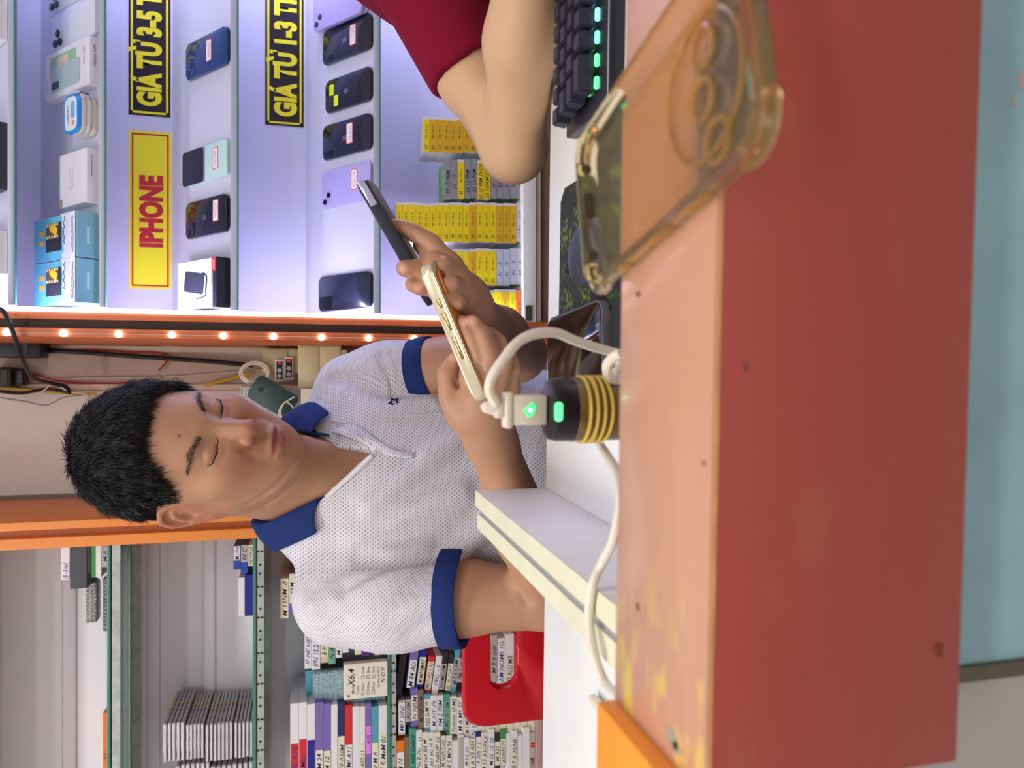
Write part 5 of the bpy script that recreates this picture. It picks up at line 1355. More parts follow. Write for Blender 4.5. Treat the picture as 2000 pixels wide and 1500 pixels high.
# collar
FO = [(.046, .078, .006), (.055, .068, .028), (.063, .052, .054), (.070, .020, .090), (.067, -.014, .114), (.042, -.055, .120), (0, -.072, .115), (-.040, -.055, .105), (-.060, -.010, .080), (-.056, .045, .045), (-.032, .084, .024), (-.026, .088, .018)]
OU = [(.092, .064, .010), (.099, .050, .034), (.103, .030, .055), (.105, -.004, .074), (.098, -.048, .076), (.062, -.090, .062), (0, -.105, .054), (-.06, -.085, .045), (-.098, -.02, .045), (-.103, .045, .016), (-.086, .074, .004), (-.070, .086, -.008)]
n_ = 40
F = snap(BODY, resample([tw(p) for p in FO], n_), .0045, 2); O = snap(SHIRT, resample([tw(p) for p in OU], n_), .0055, 3)
rows = []
up = A3((0, 0, 1))
for k, (f, o) in enumerate(zip(F, O)):
    row = []
    inn = f - up * .026 + (tw((0, 0, .03)) - f) * A3((.04, .04, 0))
    row += [inn, inn * .5 + f * .5 + 0, f + up * .004]
    out = (o - f); side = A3((out[0], out[1], 0)); side = side / (np.linalg.norm(side) + 1e-6)
    for t in (.12, .35, .6, .82, 1.0):
        row.append(f + out * t + (side * .35 + up * .65) * (.011 * math.sin(PI * min(1, t * .95 + .05))))
    rows.append(row)
COLLAR = cloth_grid('collar', rows, NAVY, SHO, .0026)
# placket folded open below the collar, and the pale edge on the other side
A = [trace(SHIRT, *p) for p in ((612, 850), (650, 846), (690, 858), (727, 880), (765, 892), (808, 896))]
B = [trace(SHIRT, *p) for p in ((640, 822), (668, 826), (702, 834), (735, 858), (770, 880), (812, 884))]
A = resample([a for a in A if a is not None], 14); B = resample([b for b in B if b is not None], 14)
rows = []
fw = TFW
for i, (a, b) in enumerate(zip(A, B)):
    s_ = 1 - i / 13
    rows.append([a + fw * .0015, a + fw * (.003 + .006 * s_), a * .6 + b * .4 + fw * (.0025 + .009 * s_), a * .25 + b * .75 + fw * (.002 + .007 * s_), b + fw * (.0018 + .002 * s_)])
pk = cloth_grid('placket', rows, SHM, SHO, .0016)
set_attr(pk.data, 'weave', weave(np.array(rows, np.float32).reshape(-1, 3)))
E_ = [trace(SHIRT, *p) for p in ((638, 972), (660, 952), (685, 930), (708, 909), (726, 892))]
E_ = [e for e in E_ if e is not None]
pts = resample(E_, 12)
b = MB(); b.tube([Vector(p + fw * .002) for p in pts], .0032, 6); b.build('neck_edge', mat('white_tape', rgb(226, 224, 226), .85), SHO)
# pocket outline and star
b = MB()
for pl in (((757, 742), (756, 780), (757, 816)), ((757, 816), (810, 812), (862, 808))):
    pp = [trace(SHIRT, *p) for p in pl]; pp = [p for p in pp if p is not None]
    if len(pp) > 1: b.tube([Vector(p + fw * .0006) for p in resample(pp, 12)], .0009, 5)
b.build('pocket_seam', mat('seam', rgb(200, 198, 206), .9), SHO)
sc_ = trace(SHIRT, 770, 787); gN = SHIRT.grad(sc_[None])[0]
Ms = frame(sc_ + gN * .0012, Vector(-TRX), Vector((0, 0, 1)))
b = MB()
def star(r0, r1, rot): return [(r * math.cos(rot + PI / 5 * i), r * math.sin(rot + PI / 5 * i)) for i, r in enumerate([r0, r1] * 5)]
so, si = star(.0098, .0052, PI / 2 + .2), star(.0044, .0018, PI / 2 + .2)
for i in range(10):
    j = (i + 1) % 10
    b.quad(*[Ms @ Vector((*p, 0)) for p in (so[i], so[j], si[j], si[i])])
b.build('star_emblem', mat('navy_thread', rgb(26, 32, 70), .8), SHO, label='small navy star outline on the chest')

# ---- brows and lashes
HAIRM = mat('black_hair', rgb(34, 33, 35), .5, spec=.45)
def strand(b, root, d, L, r, bend=None, n=3):
    root = Vector(root); d = Vector(d).normalized(); bend = Vector(bend) if bend is not None else Vector((0, 0, 0))
    s1 = d.orthogonal().normalized(); s2 = d.cross(s1)
    prev = None
    for k in range(n + 1):
        t = k / n; c = root + d * (L * t) + bend * (L * t * t); rr = r * (1 - t) ** .7
        if k == n: ring = [b.bm.verts.new(c)]
        else: ring = [b.bm.verts.new(c + (s1 * math.cos(a) + s2 * math.sin(a)) * rr) for a in (0, 2 * PI / 3, 4 * PI / 3)]
        if prev:
            for i in range(3):
                j = (i + 1) % 3
                if len(ring) == 1: b.bm.faces.new((prev[i], prev[j], ring[0]))
                else: b.bm.faces.new((prev[i], prev[j], ring[j], ring[i]))
        prev = ring
BR = random.Random(5)
for s in (-1, 1):
    b = MB(); p0 = []; p1 = []
    for i in range(430):
        t = BR.random(); w_ = BR.gauss(0, 1)
        xx = 14 + 37 * t; zc = 39.0 + 5.5 * math.sin(PI * min(1, t * .92 + .08) * .62) - 5.5 * max(0, t - .5) / .5
        wid = 4.4 * (1 - .5 * t) * (1 if t > .12 else .75)
        zz_ = zc + w_ * wid * .55
        p0.append(mm(s * xx, 94 - .010 * xx * xx, zz_)); p1.append(mm(s * (xx + 4.5), 94 - .010 * (xx + 4) ** 2, zz_ + 2.2 - 3.2 * t - w_ * .5))
    p0 = snap(BODY, hw(np.array(p0)), -.0004, 5); p1 = snap(BODY, hw(np.array(p1)), .0011, 5)
    for p, q in zip(p0, p1):
        p, q = Vector(p), Vector(q); strand(b, p, q - p, .0042 + BR.random() * .003, .00016)
    b.build('eyebrow', mat('brow_hair', rgb(52, 42, 40), .6), MAN)
for s in (-1, 1):
    pts = snap(BODY, hw(np.array(LID[s])), .0002, 2); pts = resample(pts, 26)
    b = MB(); b.tube([Vector(p) for p in pts], .0007, 6, radii=[.0003 + .00065 * math.sin(PI * k / 25) for k in range(26)])
    dn = Vector(hw(np.array([[0, .1, 0]]))[0] - hw(np.array([[0, .0, .06]]))[0]).normalized()
    for k in range(3, 24):
        strand(b, pts[k], dn + Vector((0, 0, -.5)) + Vector((BR.gauss(0, .08), BR.gauss(0, .08), 0)), .0032, .00018)
    b.build('eyelashes', HAIRM, MAN)

# ---- hair: a thick cap with locks over it
def hair_len(L):       # thickness of the hair over a head-local point (metres), negative outside the hairline
    x, y, z = L[..., 0] * 1000, L[..., 1] * 1000, L[..., 2] * 1000
    th = np.degrees(np.abs(np.arctan2(x, y)))
    edge = np.interp(th, [0, 12, 29, 40, 46, 60, 66, 70, 76, 84, 92, 104, 112, 130, 150, 180], [91, 91, 87, 78, 62, 38, 10, -6, 2, 34, 47, 41, 10, -26, -40, -46]) - np.where(x < 0, 16 * np.exp(-((th - 52) / 14) ** 2), 0)
    d = (z - edge)
    f = np.clip(d / 22.0, -1, 1)
    vol = np.interp(z, [-45, -10, 20, 60, 100], [3, 4, 7, 14, 16]) * (1 - .45 * np.exp(-((th - 88) / 22) ** 2) * (z < 60))
    return np.where(f > 0, np.maximum(f, 0) ** .5 * vol, f * 12) / 1000.0
HC = SDF(); HC.ops = list(HB.ops[:1])
def cap_fn(P):
    L = head_loc(P); d = HC.ev(L)
    nz = np.sin(L[:, 0] * 310 + 2 * np.sin(L[:, 2] * 170)) * np.sin(L[:, 1] * 260 + L[:, 2] * 120) * .0012
    return (d - hair_len(L) * .72 - nz) * .8
CAP = SDF(); CAP.add(cap_fn)
P, Q = CAP.polygonize(HEAD_T - .17, HEAD_T + .17, .0034, smooth=3)
HAIR = link('hair', np_mesh('hair', P, Q), HAIRM, MAN)
rng = np.random.RandomState(3)
cand = P[rng.randint(0, len(P), 46000)] + rng.normal(0, .0012, (46000, 3)).astype(np.float32)
L = head_loc(cand); hl = hair_len(L); N = CAP.grad(cand); keep = (hl > .0006) & (HC.ev(L) > -.004)
cand, L, hl, N = cand[keep], L[keep], hl[keep], N[keep]
# combing: from the crown outward, forward over the brow, down at the sides
crown = np.array([.01, -.055, .13]); fl_ = L - crown; fl_[:, 1] += .02
flw = np.einsum('ij,kj->ik', fl_ / np.maximum(_l(fl_), 1e-6)[:, None], HEAD_R)
verts = []; tris = []
k = len(cand)
tx = flw - (flw * N).sum(1)[:, None] * N; tx /= np.maximum(_l(tx), 1e-6)[:, None]
lift = np.clip(.22 + rng.normal(0, .14, k), .02, .8)[:, None]
clump = np.sin(cand[:, 0:1] * 230 + cand[:, 2:3] * 90) * .5 + np.sin(cand[:, 1:2] * 190 + 1) * .5
sidev = np.cross(N, tx)
d0 = tx + N * lift + sidev * (clump * .45 + rng.normal(0, .18, (k, 1))); d0 /= _l(d0)[:, None]
Ln = (.0035 + hl * .85 + rng.rand(k) ** 2 * .008 * np.clip(hl / .006, .25, 1))[:, None]
r0 = (.00042 + rng.rand(k) * .0003)[:, None]
root = cand - N * .002
mid = root + d0 * Ln * .55; tip = root + d0 * Ln + (tx * .25 - N * .15) * Ln
s1 = np.cross(d0, N); s1 /= np.maximum(_l(s1), 1e-6)[:, None]; s2 = np.cross(d0, s1)
V = []
for c, r in ((root, r0), (mid, r0 * .8)):
    for a in (0, 2 * PI / 3, 4 * PI / 3): V.append(c + (s1 * math.cos(a) + s2 * math.sin(a)) * r)
V.append(tip)
V = np.stack(V, 1).reshape(-1, 3)
base = np.arange(k)[:, None] * 7
F_ = []
for i in range(3):
    j = (i + 1) % 3
    F_.append(base + np.array([i, j, 3 + j])); F_.append(base + np.array([i, 3 + j, 3 + i])); F_.append(base + np.array([3 + i, 3 + j, 6]))
F_ = np.concatenate(F_)
me = np_mesh('hair_locks', V, F_)
link('hair_locks', me, HAIRM, HAIR)

# ---- trousers and shoes (under the desk)
T = SDF()
hip = tw((0, -.01, -.47)); kr = tw((.13, .40, -.50)); kl = tw((-.14, .40, -.50))
T.ell(hip, (.17, .14, .13))
for s, kn in ((1, kr), (-1, kl)):
    h0 = tw((s * .09, .03, -.48)); an = A3((kn[0] + .02 * s, kn[1] + .04, .09))
    T.cone(h0, kn, .082, .062, .05); T.cone(kn, an, .060, .046, .03)
P, Q = T.polygonize((-.6, .55, .0), (.45, 1.45, .85), .009)
TRO = link('trousers', np_mesh('trousers', P, Q), mat('dark_trousers', rgb(38, 40, 52), .85), MAN)
for s, kn in ((1, kr), (-1, kl)):
    an = A3((kn[0] + .02 * s, kn[1] + .04, .05)); fwd = TFW * .17
    S2 = SDF(); S2.cone(an + A3((0, 0, .02)), an + A3((0, 0, -.005)), .038, .04); S2.cone(an - TFW * .03 + A3((0, 0, -.012)), an + fwd + A3((0, 0, -.014)), .040, .032, .02)
    S2.add((lambda P: -(P[:, 2] - .001)), .004, 'i')
    P, Q = S2.polygonize(an - .25, an + .25, .006)
    link('shoe', np_mesh('shoe', P, Q), mat('shoe_leather', rgb(30, 26, 24), .5), MAN)
# ================================================================ things on the desk and the ledge
def onD(px, py): return WZ(px, py, ZC + ZD)
zD = ZC + ZD + .0004
# red plastic chair
RC = mat('red_plastic', rgb(196, 16, 34), .28, spec=.5)
Yc = 1.30
c0 = W(905, 1200, Yc); tl_ = W(932, 1418, Yc); br = W(1064, 1418, Yc)
xl = W(990, 1420, Yc).x; ztop = W(906, 1250, Yc).z
ch = empty('plastic_chair', (xl + .17, Yc + .13, 0), None, 'red plastic chair with a slotted back behind the near elbow', 'chair')
def cpt(x, z, y=0): return (x, y, z)
b = MB()
zb = .47; zt = ztop; w2 = .17
outer = []
for k in range(9):
    a = PI - PI / 2 * k / 8; outer.append((-w2 + .034 + .034 * math.cos(a), zt - .040 + .040 * math.sin(a)))
outer += [(-x, z) for x, z in outer[::-1]]
s0 = W(965, 1345, Yc).x - (xl + .17); zs0, zs1 = W(1010, 1300, Yc).z, W(958, 1300, Yc).z
slot = rrect(-2 * s0 * 1.0, zs1 - zs0, .019, 6, 0, (zs0 + zs1) / 2)
def ringface(outer, hole, y0, y1):
    n = 72
    def ray_pts(poly, c):
        out = []
        for i in range(n):
            a = 2 * PI * i / n; d = (math.cos(a), math.sin(a)); best = None
            for p, q in zip(poly, poly[1:] + poly[:1]):
                ex, ez = q[0] - p[0], q[1] - p[1]; den = d[0] * ez - d[1] * ex
                if abs(den) < 1e-12: continue
                t = ((p[0] - c[0]) * ez - (p[1] - c[1]) * ex) / den; u = ((p[0] - c[0]) * d[1] - (p[1] - c[1]) * d[0]) / den
                if t > 0 and -1e-6 <= u <= 1 + 1e-6 and (best is None or t < best): best = t
            out.append((c[0] + d[0] * best, c[1] + d[1] * best))
        return out
    c = (0, (zs0 + zs1) / 2); O = ray_pts(outer, c); H = ray_pts(hole, c); R = []
    for poly, y, k in ((H, y1, 0), (H, y0 + .004, 0), ([(h[0] * .95 + o[0] * .05, h[1] * .95 + o[1] * .05) for h, o in zip(H, O)], y0, 0), ([(h[0] * .06 + o[0] * .94, h[1] * .06 + o[1] * .94) for h, o in zip(H, O)], y0 + .003, 0), (O, y0 + .012, 0), (O, y1, 0)):
        R.append([b.bm.verts.new((p[0], y, p[1])) for p in poly])
    R.append(R[0])
    for A_, B_ in zip(R[:-1], R[1:]):
        for i in range(n): b.bm.faces.new((A_[i], A_[(i + 1) % n], B_[(i + 1) % n], B_[i]))
ringface([(-w2, .50)] + [(w2, .50)] + outer[::-1], slot, -.13, -.13 + .02)
b.build('backrest', RC, ch, angle=50)
b = MB(); b.prism(rrect(.34, .23, .05, 6), .435, .455, None, .006); b.build('seat', RC, ch)
for sx in (-1, 1):
    for sy in (-1, 1):
        q = MB(); q.cyl((sx * .13, sy * .085, .436), (sx * .16, sy * .095, .0), .024, .018, 16); q.build('leg', RC, ch)
    q = MB(); q.boxx(sx * .15 - .02, sx * .15 + .02, -.13, -.108, .44, .52, .004); q.build('back_post', RC, ch)

stl = empty('stool', tuple(tw((0, -.01, 0))[:2]) + (0,), None, 'low stool under the seated man', 'stool')
b = MB(); b.prism(rrect(.30, .30, .04, 5), .345, .370, None, .004); b.build('seat', BLACKP, stl)
for sx in (-1, 1):
    for sy in (-1, 1):
        q = MB(); q.cyl((sx * .11, sy * .11, .345), (sx * .14, sy * .14, 0), .013, n=12); q.build('leg', STEEL, stl)
# mouse pad, mouse and the phone lying on it
FM = Matrix.Rotation(YAW, 4, 'Z')
def dplace(px, py): p = onD(px, py); return Vector((p.x, p.y, zD))
pad = empty('mouse_pad', dplace(1160, 520), (0, 0, YAW), 'black mouse pad with a green flecked edge on the white desk', 'mouse pad')
p0, p1 = cl(onD(1100, 372)), cl(onD(1095, 700)); pc = cl(onD(1160, 520))
b = MB(); b.prism([(x, y) for x, y in ((p0.x - pc.x, p0.y - pc.y - .012), (p0.x - pc.x - .012, p0.y - pc.y), (p1.x - pc.x, p0.y - pc.y + .002), (p1.x - pc.x, -.20 + .06), (p0.x - pc.x, -.20 + .06))], 0, .0024, None, .0006)
pm = mat('pad_fabric', rgb(34, 36, 36), .9); nt = pm.node_tree; bs = nt.nodes['Principled BSDF']
tc = nt.nodes.new('ShaderNodeTexCoord'); vo = nt.nodes.new('ShaderNodeTexVoronoi'); vo.inputs['Scale'].default_value = 170; nt.links.new(tc.outputs['Object'], vo.inputs['Vector'])
no = nt.nodes.new('ShaderNodeTexNoise'); no.inputs['Scale'].default_value = 40; nt.links.new(tc.outputs['Object'], no.inputs['Vector'])
r1 = nt.nodes.new('ShaderNodeMapRange'); r1.inputs['From Min'].default_value = .55; r1.inputs['From Max'].default_value = .30; nt.links.new(vo.outputs['Distance'], r1.inputs['Value'])
r2 = nt.nodes.new('ShaderNodeMapRange'); r2.inputs['From Min'].default_value = .46; r2.inputs['From Max'].default_value = .58; nt.links.new(no.outputs['Fac'], r2.inputs['Value'])
sxx = nt.nodes.new('ShaderNodeSeparateXYZ'); nt.links.new(tc.outputs['Object'], sxx.inputs[0])
r3 = nt.nodes.new('ShaderNodeMapRange'); r3.inputs['From Min'].default_value = -.06; r3.inputs['From Max'].default_value = -.02; nt.links.new(sxx.outputs[0], r3.inputs['Value'])
m1 = nt.nodes.new('ShaderNodeMath'); m1.operation = 'MULTIPLY'; nt.links.new(r1.outputs[0], m1.inputs[0]); nt.links.new(r2.outputs[0], m1.inputs[1])
m2 = nt.nodes.new('ShaderNodeMath'); m2.operation = 'MULTIPLY'; nt.links.new(m1.outputs[0], m2.inputs[0]); nt.links.new(r3.outputs[0], m2.inputs[1])
mx = nt.nodes.new('ShaderNodeMix'); mx.data_type = 'RGBA'; mx.inputs['A'].default_value = (*rgb(34, 36, 36), 1); mx.inputs['B'].default_value = (*rgb(92, 116, 36), 1)
nt.links.new(m2.outputs[0], mx.inputs['Factor']); nt.links.new(mx.outputs['Result'], bs.inputs['Base Color'])
b.build('pad', pm, pad)
ms = dplace(1182, 492); ms.z += .0026
mo = empty('computer_mouse', ms, (0, 0, YAW + .35), 'dark blue grey mouse on the flecked mouse pad', 'mouse')
S = SDF(); S.ell((0, 0, .002), (.027, .050, .024)); S.ell((0, -.010, .006), (.025, .036, .021), .01); S.add(lambda P: -(P[:, 2] - .0005), .004, 'i'); S.crease([(0, .06, .03), (0, .02, .042)], .0010, -.0012); S.crease([(-.03, .004, .03), (0, .004, .042), (.03, .004, .03)], .0010, -.0010)
P, Q = S.polygonize((-.05, -.08, -.01), (.05, .08, .06), .0024); link('shell', np_mesh('shell', P, Q), mat('mouse_shell', rgb(54, 58, 74), .4), mo)
q = MB(); q.cyl((-.003, .034, .016), (.003, .034, .016), .006, n=20); q.build('wheel', BLACKP, mo)
# phone in a clear case lying screen up
a, b_, c = onD(1196, 584), onD(1092, 624), onD(1095, 740)
yd = (b_ - a); yd.z = 0; L_ = .150; ax = Vector((-yd.y, yd.x, 0)).normalized()
ph = empty('phone', (a + b_) / 2 + ax * .039 + Vector((0, 0, .0004)), frame((0, 0, 0), -ax, yd).to_3x3(), 'glossy black phone in a clear case lying on the desk by the mouse pad', 'phone')
ph.location.z = zD + .0026
b = MB(); b.prism(rrect(.078, .152, .012, 6), 0, .0085, None, .002); b.build('clear_case', mat('clear_rim', rgb(150, 150, 158), .08, spec=.8, trans=.7), ph)
b = MB(); b.prism(rrect(.0735, .1475, .010, 6), .0080, .0092, None, .0004); b.build('screen', mat('black_screen', rgb(8, 7, 9), .05, spec=.6, coat=.5), ph)
b = MB()
for y in (.05, .02, -.04): b.boxx(.0385, .0394, y - .007, y + .007, .003, .006, .0003)
b.build('case_buttons', LOGO, ph)

# keyboard
kp0, kp1 = cl(onD(1136, 268)), None
ky = empty('keyboard', MC @ Vector((kp0.x, kp0.y, ZD + .0004)), (0, 0, YAW), 'black keyboard with lit keys on the desk beside the bare forearm', 'keyboard')
KB = mat('keyboard_black', rgb(24, 25, 32), .35); KC = mat('key_cap', rgb(40, 41, 56), .5); KS = mat('key_side', rgb(16, 16, 20), .6)
yfront = cl(onD(1222, 40)).y - kp0.y; yback = .010
b = MB(); b.boxx(0, .44, yfront, yback, 0, .012, .002); b.build('base', KB, ky)
b = MB(); b.boxx(.004, .436, yfront + .0045, yfront + .0055, .0115, .0126); b.build('edge_glint', fm('glint_paint', 200, 202, 206, .3), ky)  # pale line painted as the reflection along the front edge
U = .019; ybk = yback - .006
for r in range(5):
    yc_ = ybk - U * (r + .5)
    if yc_ - U / 2 < yfront + .020: break
    x = .006 + (0, .004, .006, .010, 0)[r]
    first = (1.0, 1.35, 1.5, 1.9, 1.2)[r]
    for k in range(12):
        wd = U * (first if k == 0 else 1.0)
        q = MB(); x2 = x + wd
        vs = q.boxx(x + .0010, x2 - .0010, yc_ - U / 2 + .001, yc_ + U / 2 - .001, .0150, .0285)
        for v in vs:
            if v.co.z > .02: v.co.x += (((x + x2) / 2) - v.co.x) * .14; v.co.y += (yc_ - v.co.y) * .16
        bmesh.ops.bevel(q.bm, geom=list(q.bm.edges), offset=.0012, segments=2, affect='EDGES')
        q.build('key', KC, ky)
        x = x2
cols = [(.1, .9, .25), (.1, .9, .25), (.15, .85, .45), (.2, .75, .85), (.25, .8, .9), (.25, .8, .9), (.2, .7, .95), (.2, .3, 1.0)]
for k in range(9):
    cc = cols[min(k, 7)]
    for r in (3, 4):
        q = MB(); q.box((.018 + U * (k + .35), ybk - U * r - .0022, .0138), (.0105, .0042, .0040), None, .0010, 1)
        q.build('key_light', mat('glow_%d' % min(k, 7), cc, .5, emit=cc, estr=2.2), ky)

# wrapped charger with a plugged-in cable
ap = W(1066, 800, .47); az = ap.z; ah = az - zD
ad = empty('charger', (ap.x, ap.y, zD), (0, 0, YAW), 'round black charger wrapped in tape and yellow rubber bands with a glowing green light', 'charger')
R_ = .0205
b = MB(); b.lathe([(0, 0), (R_ * .93, 0), (R_ * .96, ah - .020), (R_ * 1.0, ah - .016), (R_ * 1.0, ah - .006), (R_ * .94, ah - .0018), (R_ * .75, ah), (0, ah)], 40); b.build('body', mat('charger_black', rgb(20, 21, 26), .32, spec=.6), ad)
b = MB(); b.lathe([(R_ * .95, .003), (R_ * .985, .003), (R_ * 1.0, ah - .04), (R_ * 1.02, ah - .0165), (R_ * .95, ah - .016)], 40); b.build('tape_wrap', mat('brown_tape', rgb(124, 98, 54), .25, spec=.6, noise=.4, nscale=60), ad)
for k in range(5):
    z = ah - .023 - .0032 * k; tl2 = .10 * math.sin(k * 2.1)
    b = MB(); b.tube([(1.04 * R_ * math.cos(t), 1.04 * R_ * math.sin(t), z + R_ * tl2 * math.sin(t)) for t in [2 * PI * i / 36 for i in range(36)]], .0011, 6, closed=True)
    o = b.build('rubber_band', mat('yellow_band', rgb(206, 176, 72), .5), ad)
gl = mat('green_glow', (.1, 1, .3), .4, emit=(.05, .9, .22), estr=1.0)
b = MB(); b.prism(rrect(.012, .0052, .0024, 5), -.0004, .0012, Matrix.Translation((0, -R_ * .90, ah - .0028)) @ Matrix.Rotation(math.radians(52), 4, 'X')); b.build('light', gl, ad)
# usb plug and cable
cbm = WHITEP
pu = empty('charging_cable', (ap.x + .0, ap.y, az + .0006), (0, 0, YAW), 'white charging cable plugged into the black charger, plug glowing green', 'cable')
b = MB(); b.boxx(-.0095, .0095, -.005, .005, 0, .0225, .0012); b.build('plug', cbm, pu)
b = MB(); b.boxx(-.0115, .0115, -.0058, .0058, .0225, .0275, .0015); b.boxx(-.005, .005, -.004, .004, .0275, .0335, .0015); b.build('plug_collar', cbm, pu)
b = MB(); b.prism([(0, .0042), (.0030, .0014), (.0052, -.0016), (.0016, -.0042), (-.0030, -.0022), (-.0042, .0010)], .0050, .0056, Matrix.Translation((0, .0, .0115)) @ Matrix.Rotation(PI / 2, 4, 'X')); b.build('plug_light', gl, pu)
b = MB(); b.prism([(0, .0016), (.0014, .0), (0, -.0016), (-.0014, 0)], .0056, .0059, Matrix.Translation((.0002, 0, .0115)) @ Matrix.Rotation(PI / 2, 4, 'X')); b.build('plug_light', mat('cyan_glow', (.6, 1, 1), .4, emit=(.6, 1, 1), estr=6), pu)
ipu = (Matrix.Translation(pu.location) @ Matrix.Rotation(YAW, 4, 'Z')).inverted()
tp = Matrix.Translation(pu.location) @ Matrix.Rotation(YAW, 4, 'Z') @ Vector((0, 0, .033))
arc = [tp, tp + Vector((.002, 0, .006)), W(968, 790, .468), W(956, 762, .465), W(962, 735, .463), W(985, 700, .462), W(1012, 668, .464), W(1045, 652, .468), W(1085, 650, .475), W(1120, 664, .485), W(1155, 676, .495), W(1190, 686, .505), W(1212, 694, .50), W(1215, 712, .495), W(1200, 735, .50), W(1212, 760, .52)]
b = MB(); b.tube([ipu @ p for p in spline(arc, 8)], .0034, 10); b.build('cord', cbm, pu)
zt2 = ZC + ZD + hz + .0042
def PT_(px, py): return WZ(px, py, zt2)
tail = [W(1172, 868, .50), W(1186, 890, .46), W(1206, 925, .41), W(1214, 970, .385), W(1208, 1010, .40), W(1196, 1060, .42), W(1176, 1100, .44), PT_(1158, 1140), PT_(1151, 1185), PT_(1154, 1240), PT_(1164, 1290), W(1180, 1330, .435), W(1200, 1355, .40), W(1222, 1372, .375)]
b = MB(); b.tube(spline(tail, 8), .0030, 10); b.build('white_cable', cbm, None, 'white cable trailing from the charger over the low double board', 'cable')
lp = [W(1212, 690, .44), W(1196, 700, .445), W(1186, 716, .45), W(1190, 735, .455), W(1206, 745, .46), W(1222, 735, .455)]
b = MB(); b.tube(spline(lp, 8), .0034, 10); b.build('white_cable', cbm, None, 'short loop of white cable beside the charger', 'cable')
pl = [WZ(px_, py_, zD + .0052) for px_, py_ in ((1158, 1366), (1176, 1384), (1194, 1400), (1222, 1412))]
b = MB(); b.tube(spline(pl, 8), .0050, 10, radii=None); b.build('cable_plug', cbm, None, 'white cable end lying on the desk beside the orange block', 'plug')

# clear phone case on the ledge
A_, B_, C_ = WZ(1150, 562, ZC + ZL + .010), WZ(1130, 292, ZC + ZL + .010), WZ(1442, 262, ZC + ZL + .010)
wv = (B_ - A_); wv.z = 0; lv = (C_ - A_); lv.z = 0
KW, KL, KH = .0795, .1535, .0125
F = frame(((A_ + B_) / 2).to_tuple()[:2] + (ZC + ZL + .0004,), wv, -lv)
cs = empty('clear_phone_case', F.translation, F.to_3x3(), 'empty yellowed clear phone case lying across the counter ledge', 'phone case')
TPU = mat('yellowed_tpu', rgb(248, 232, 194), .09, spec=.5, trans=.97, ior=1.16)
b = MB()
def rr(w, l, r, n=8): return [(x, y - KL / 2) for x, y in rrect(w, l, r, n)]
R = []
for w, l, r, z in ((KW - .006, KL - .006, .010, 0), (KW - .0012, KL - .0012, .013, .0022), (KW, KL, .0135, .006), (KW - .001, KL - .001, .013, KH - .0008), (KW - .0022, KL - .0022, .0125, KH), (KW - .0042, KL - .0042, .0115, KH - .0006), (KW - .0040, KL - .0040, .0112, .005), (KW - .006, KL - .006, .0105, .0018)):
    R.append([b.bm.verts.new((x, y, z)) for x, y in rr(w, l, r)])
for P0, P1 in zip(R[:-1], R[1:]):
    n = len(P0)
    for i in range(n): b.bm.faces.new((P0[i], P0[(i + 1) % n], P1[(i + 1) % n], P1[i]))
b.bm.faces.new(R[0][::-1]); b.bm.faces.new(R[-1])
b.build('shell', TPU, cs, angle=60)
for sx, sy in ((-1, 0), (1, 0), (-1, -1), (1, -1)):                     # thick corner bumpers
    q = MB(); cx, cy = sx * (KW / 2 - .013), (-.013 if sy == 0 else -KL + .013)
    a0 = {(-1, 0): 90, (1, 0): 0, (-1, -1): 180, (1, -1): 270}[(sx, sy)]
    arc_ = [(cx + .0142 * math.cos(math.radians(a0 - 8 + 106 * i / 12)), cy + .0142 * math.sin(math.radians(a0 - 8 + 106 * i / 12))) for i in range(13)]
    q.tube([(x, y, KH * .52) for x, y in arc_], .0030, 10); q.build('corner_bumper', TPU, cs)
RIM = mat('tpu_rim', rgb(236, 206, 150), .2, spec=.5, trans=.9, ior=1.16)
rc = F.inverted() @ WZ(1372, 172, ZC + ZL + .003)
q = MB(); q.tube([(rc.x + .0275 * math.cos(t), rc.y + .0275 * math.sin(t), .0026) for t in [2 * PI * i / 64 for i in range(64) if 1]], .0011, 6, closed=True); q.build('embossed_ring', RIM, cs)
for px, py in ((1372, 92), (1372, 196), (1402, 274)):
    lc = F.inverted() @ WZ(px, py, ZC + ZL + .003)
    q = MB(); q.tube([(lc.x + .0078 * math.cos(t), lc.y + .0078 * math.sin(t), .0028) for t in [2 * PI * i / 32 for i in range(32)]], .0013, 8, closed=True); q.build('lens_ring', RIM, cs)
HOLE = mat('port_shadow', rgb(70, 60, 44), .4, trans=.4)
for x, w_ in ((-.020, .005), (.006, .014), (.026, .005)):
    q = MB(); q.prism(rrect(w_, .0052, .0024, 5), -.0004, .0004, Matrix.Translation((x, -.0002, KH * .50)) @ Matrix.Rotation(PI / 2, 4, 'X')); q.build('port', HOLE, cs)
for y, l_ in ((-.040, .006), (-.075, .020), (-.105, .020)):
    q = MB(); q.boxx(-KW / 2 - .0010, -KW / 2 + .0006, y - l_ / 2, y + l_ / 2, KH * .32, KH * .72, .0005); q.build('button', RIM, cs)

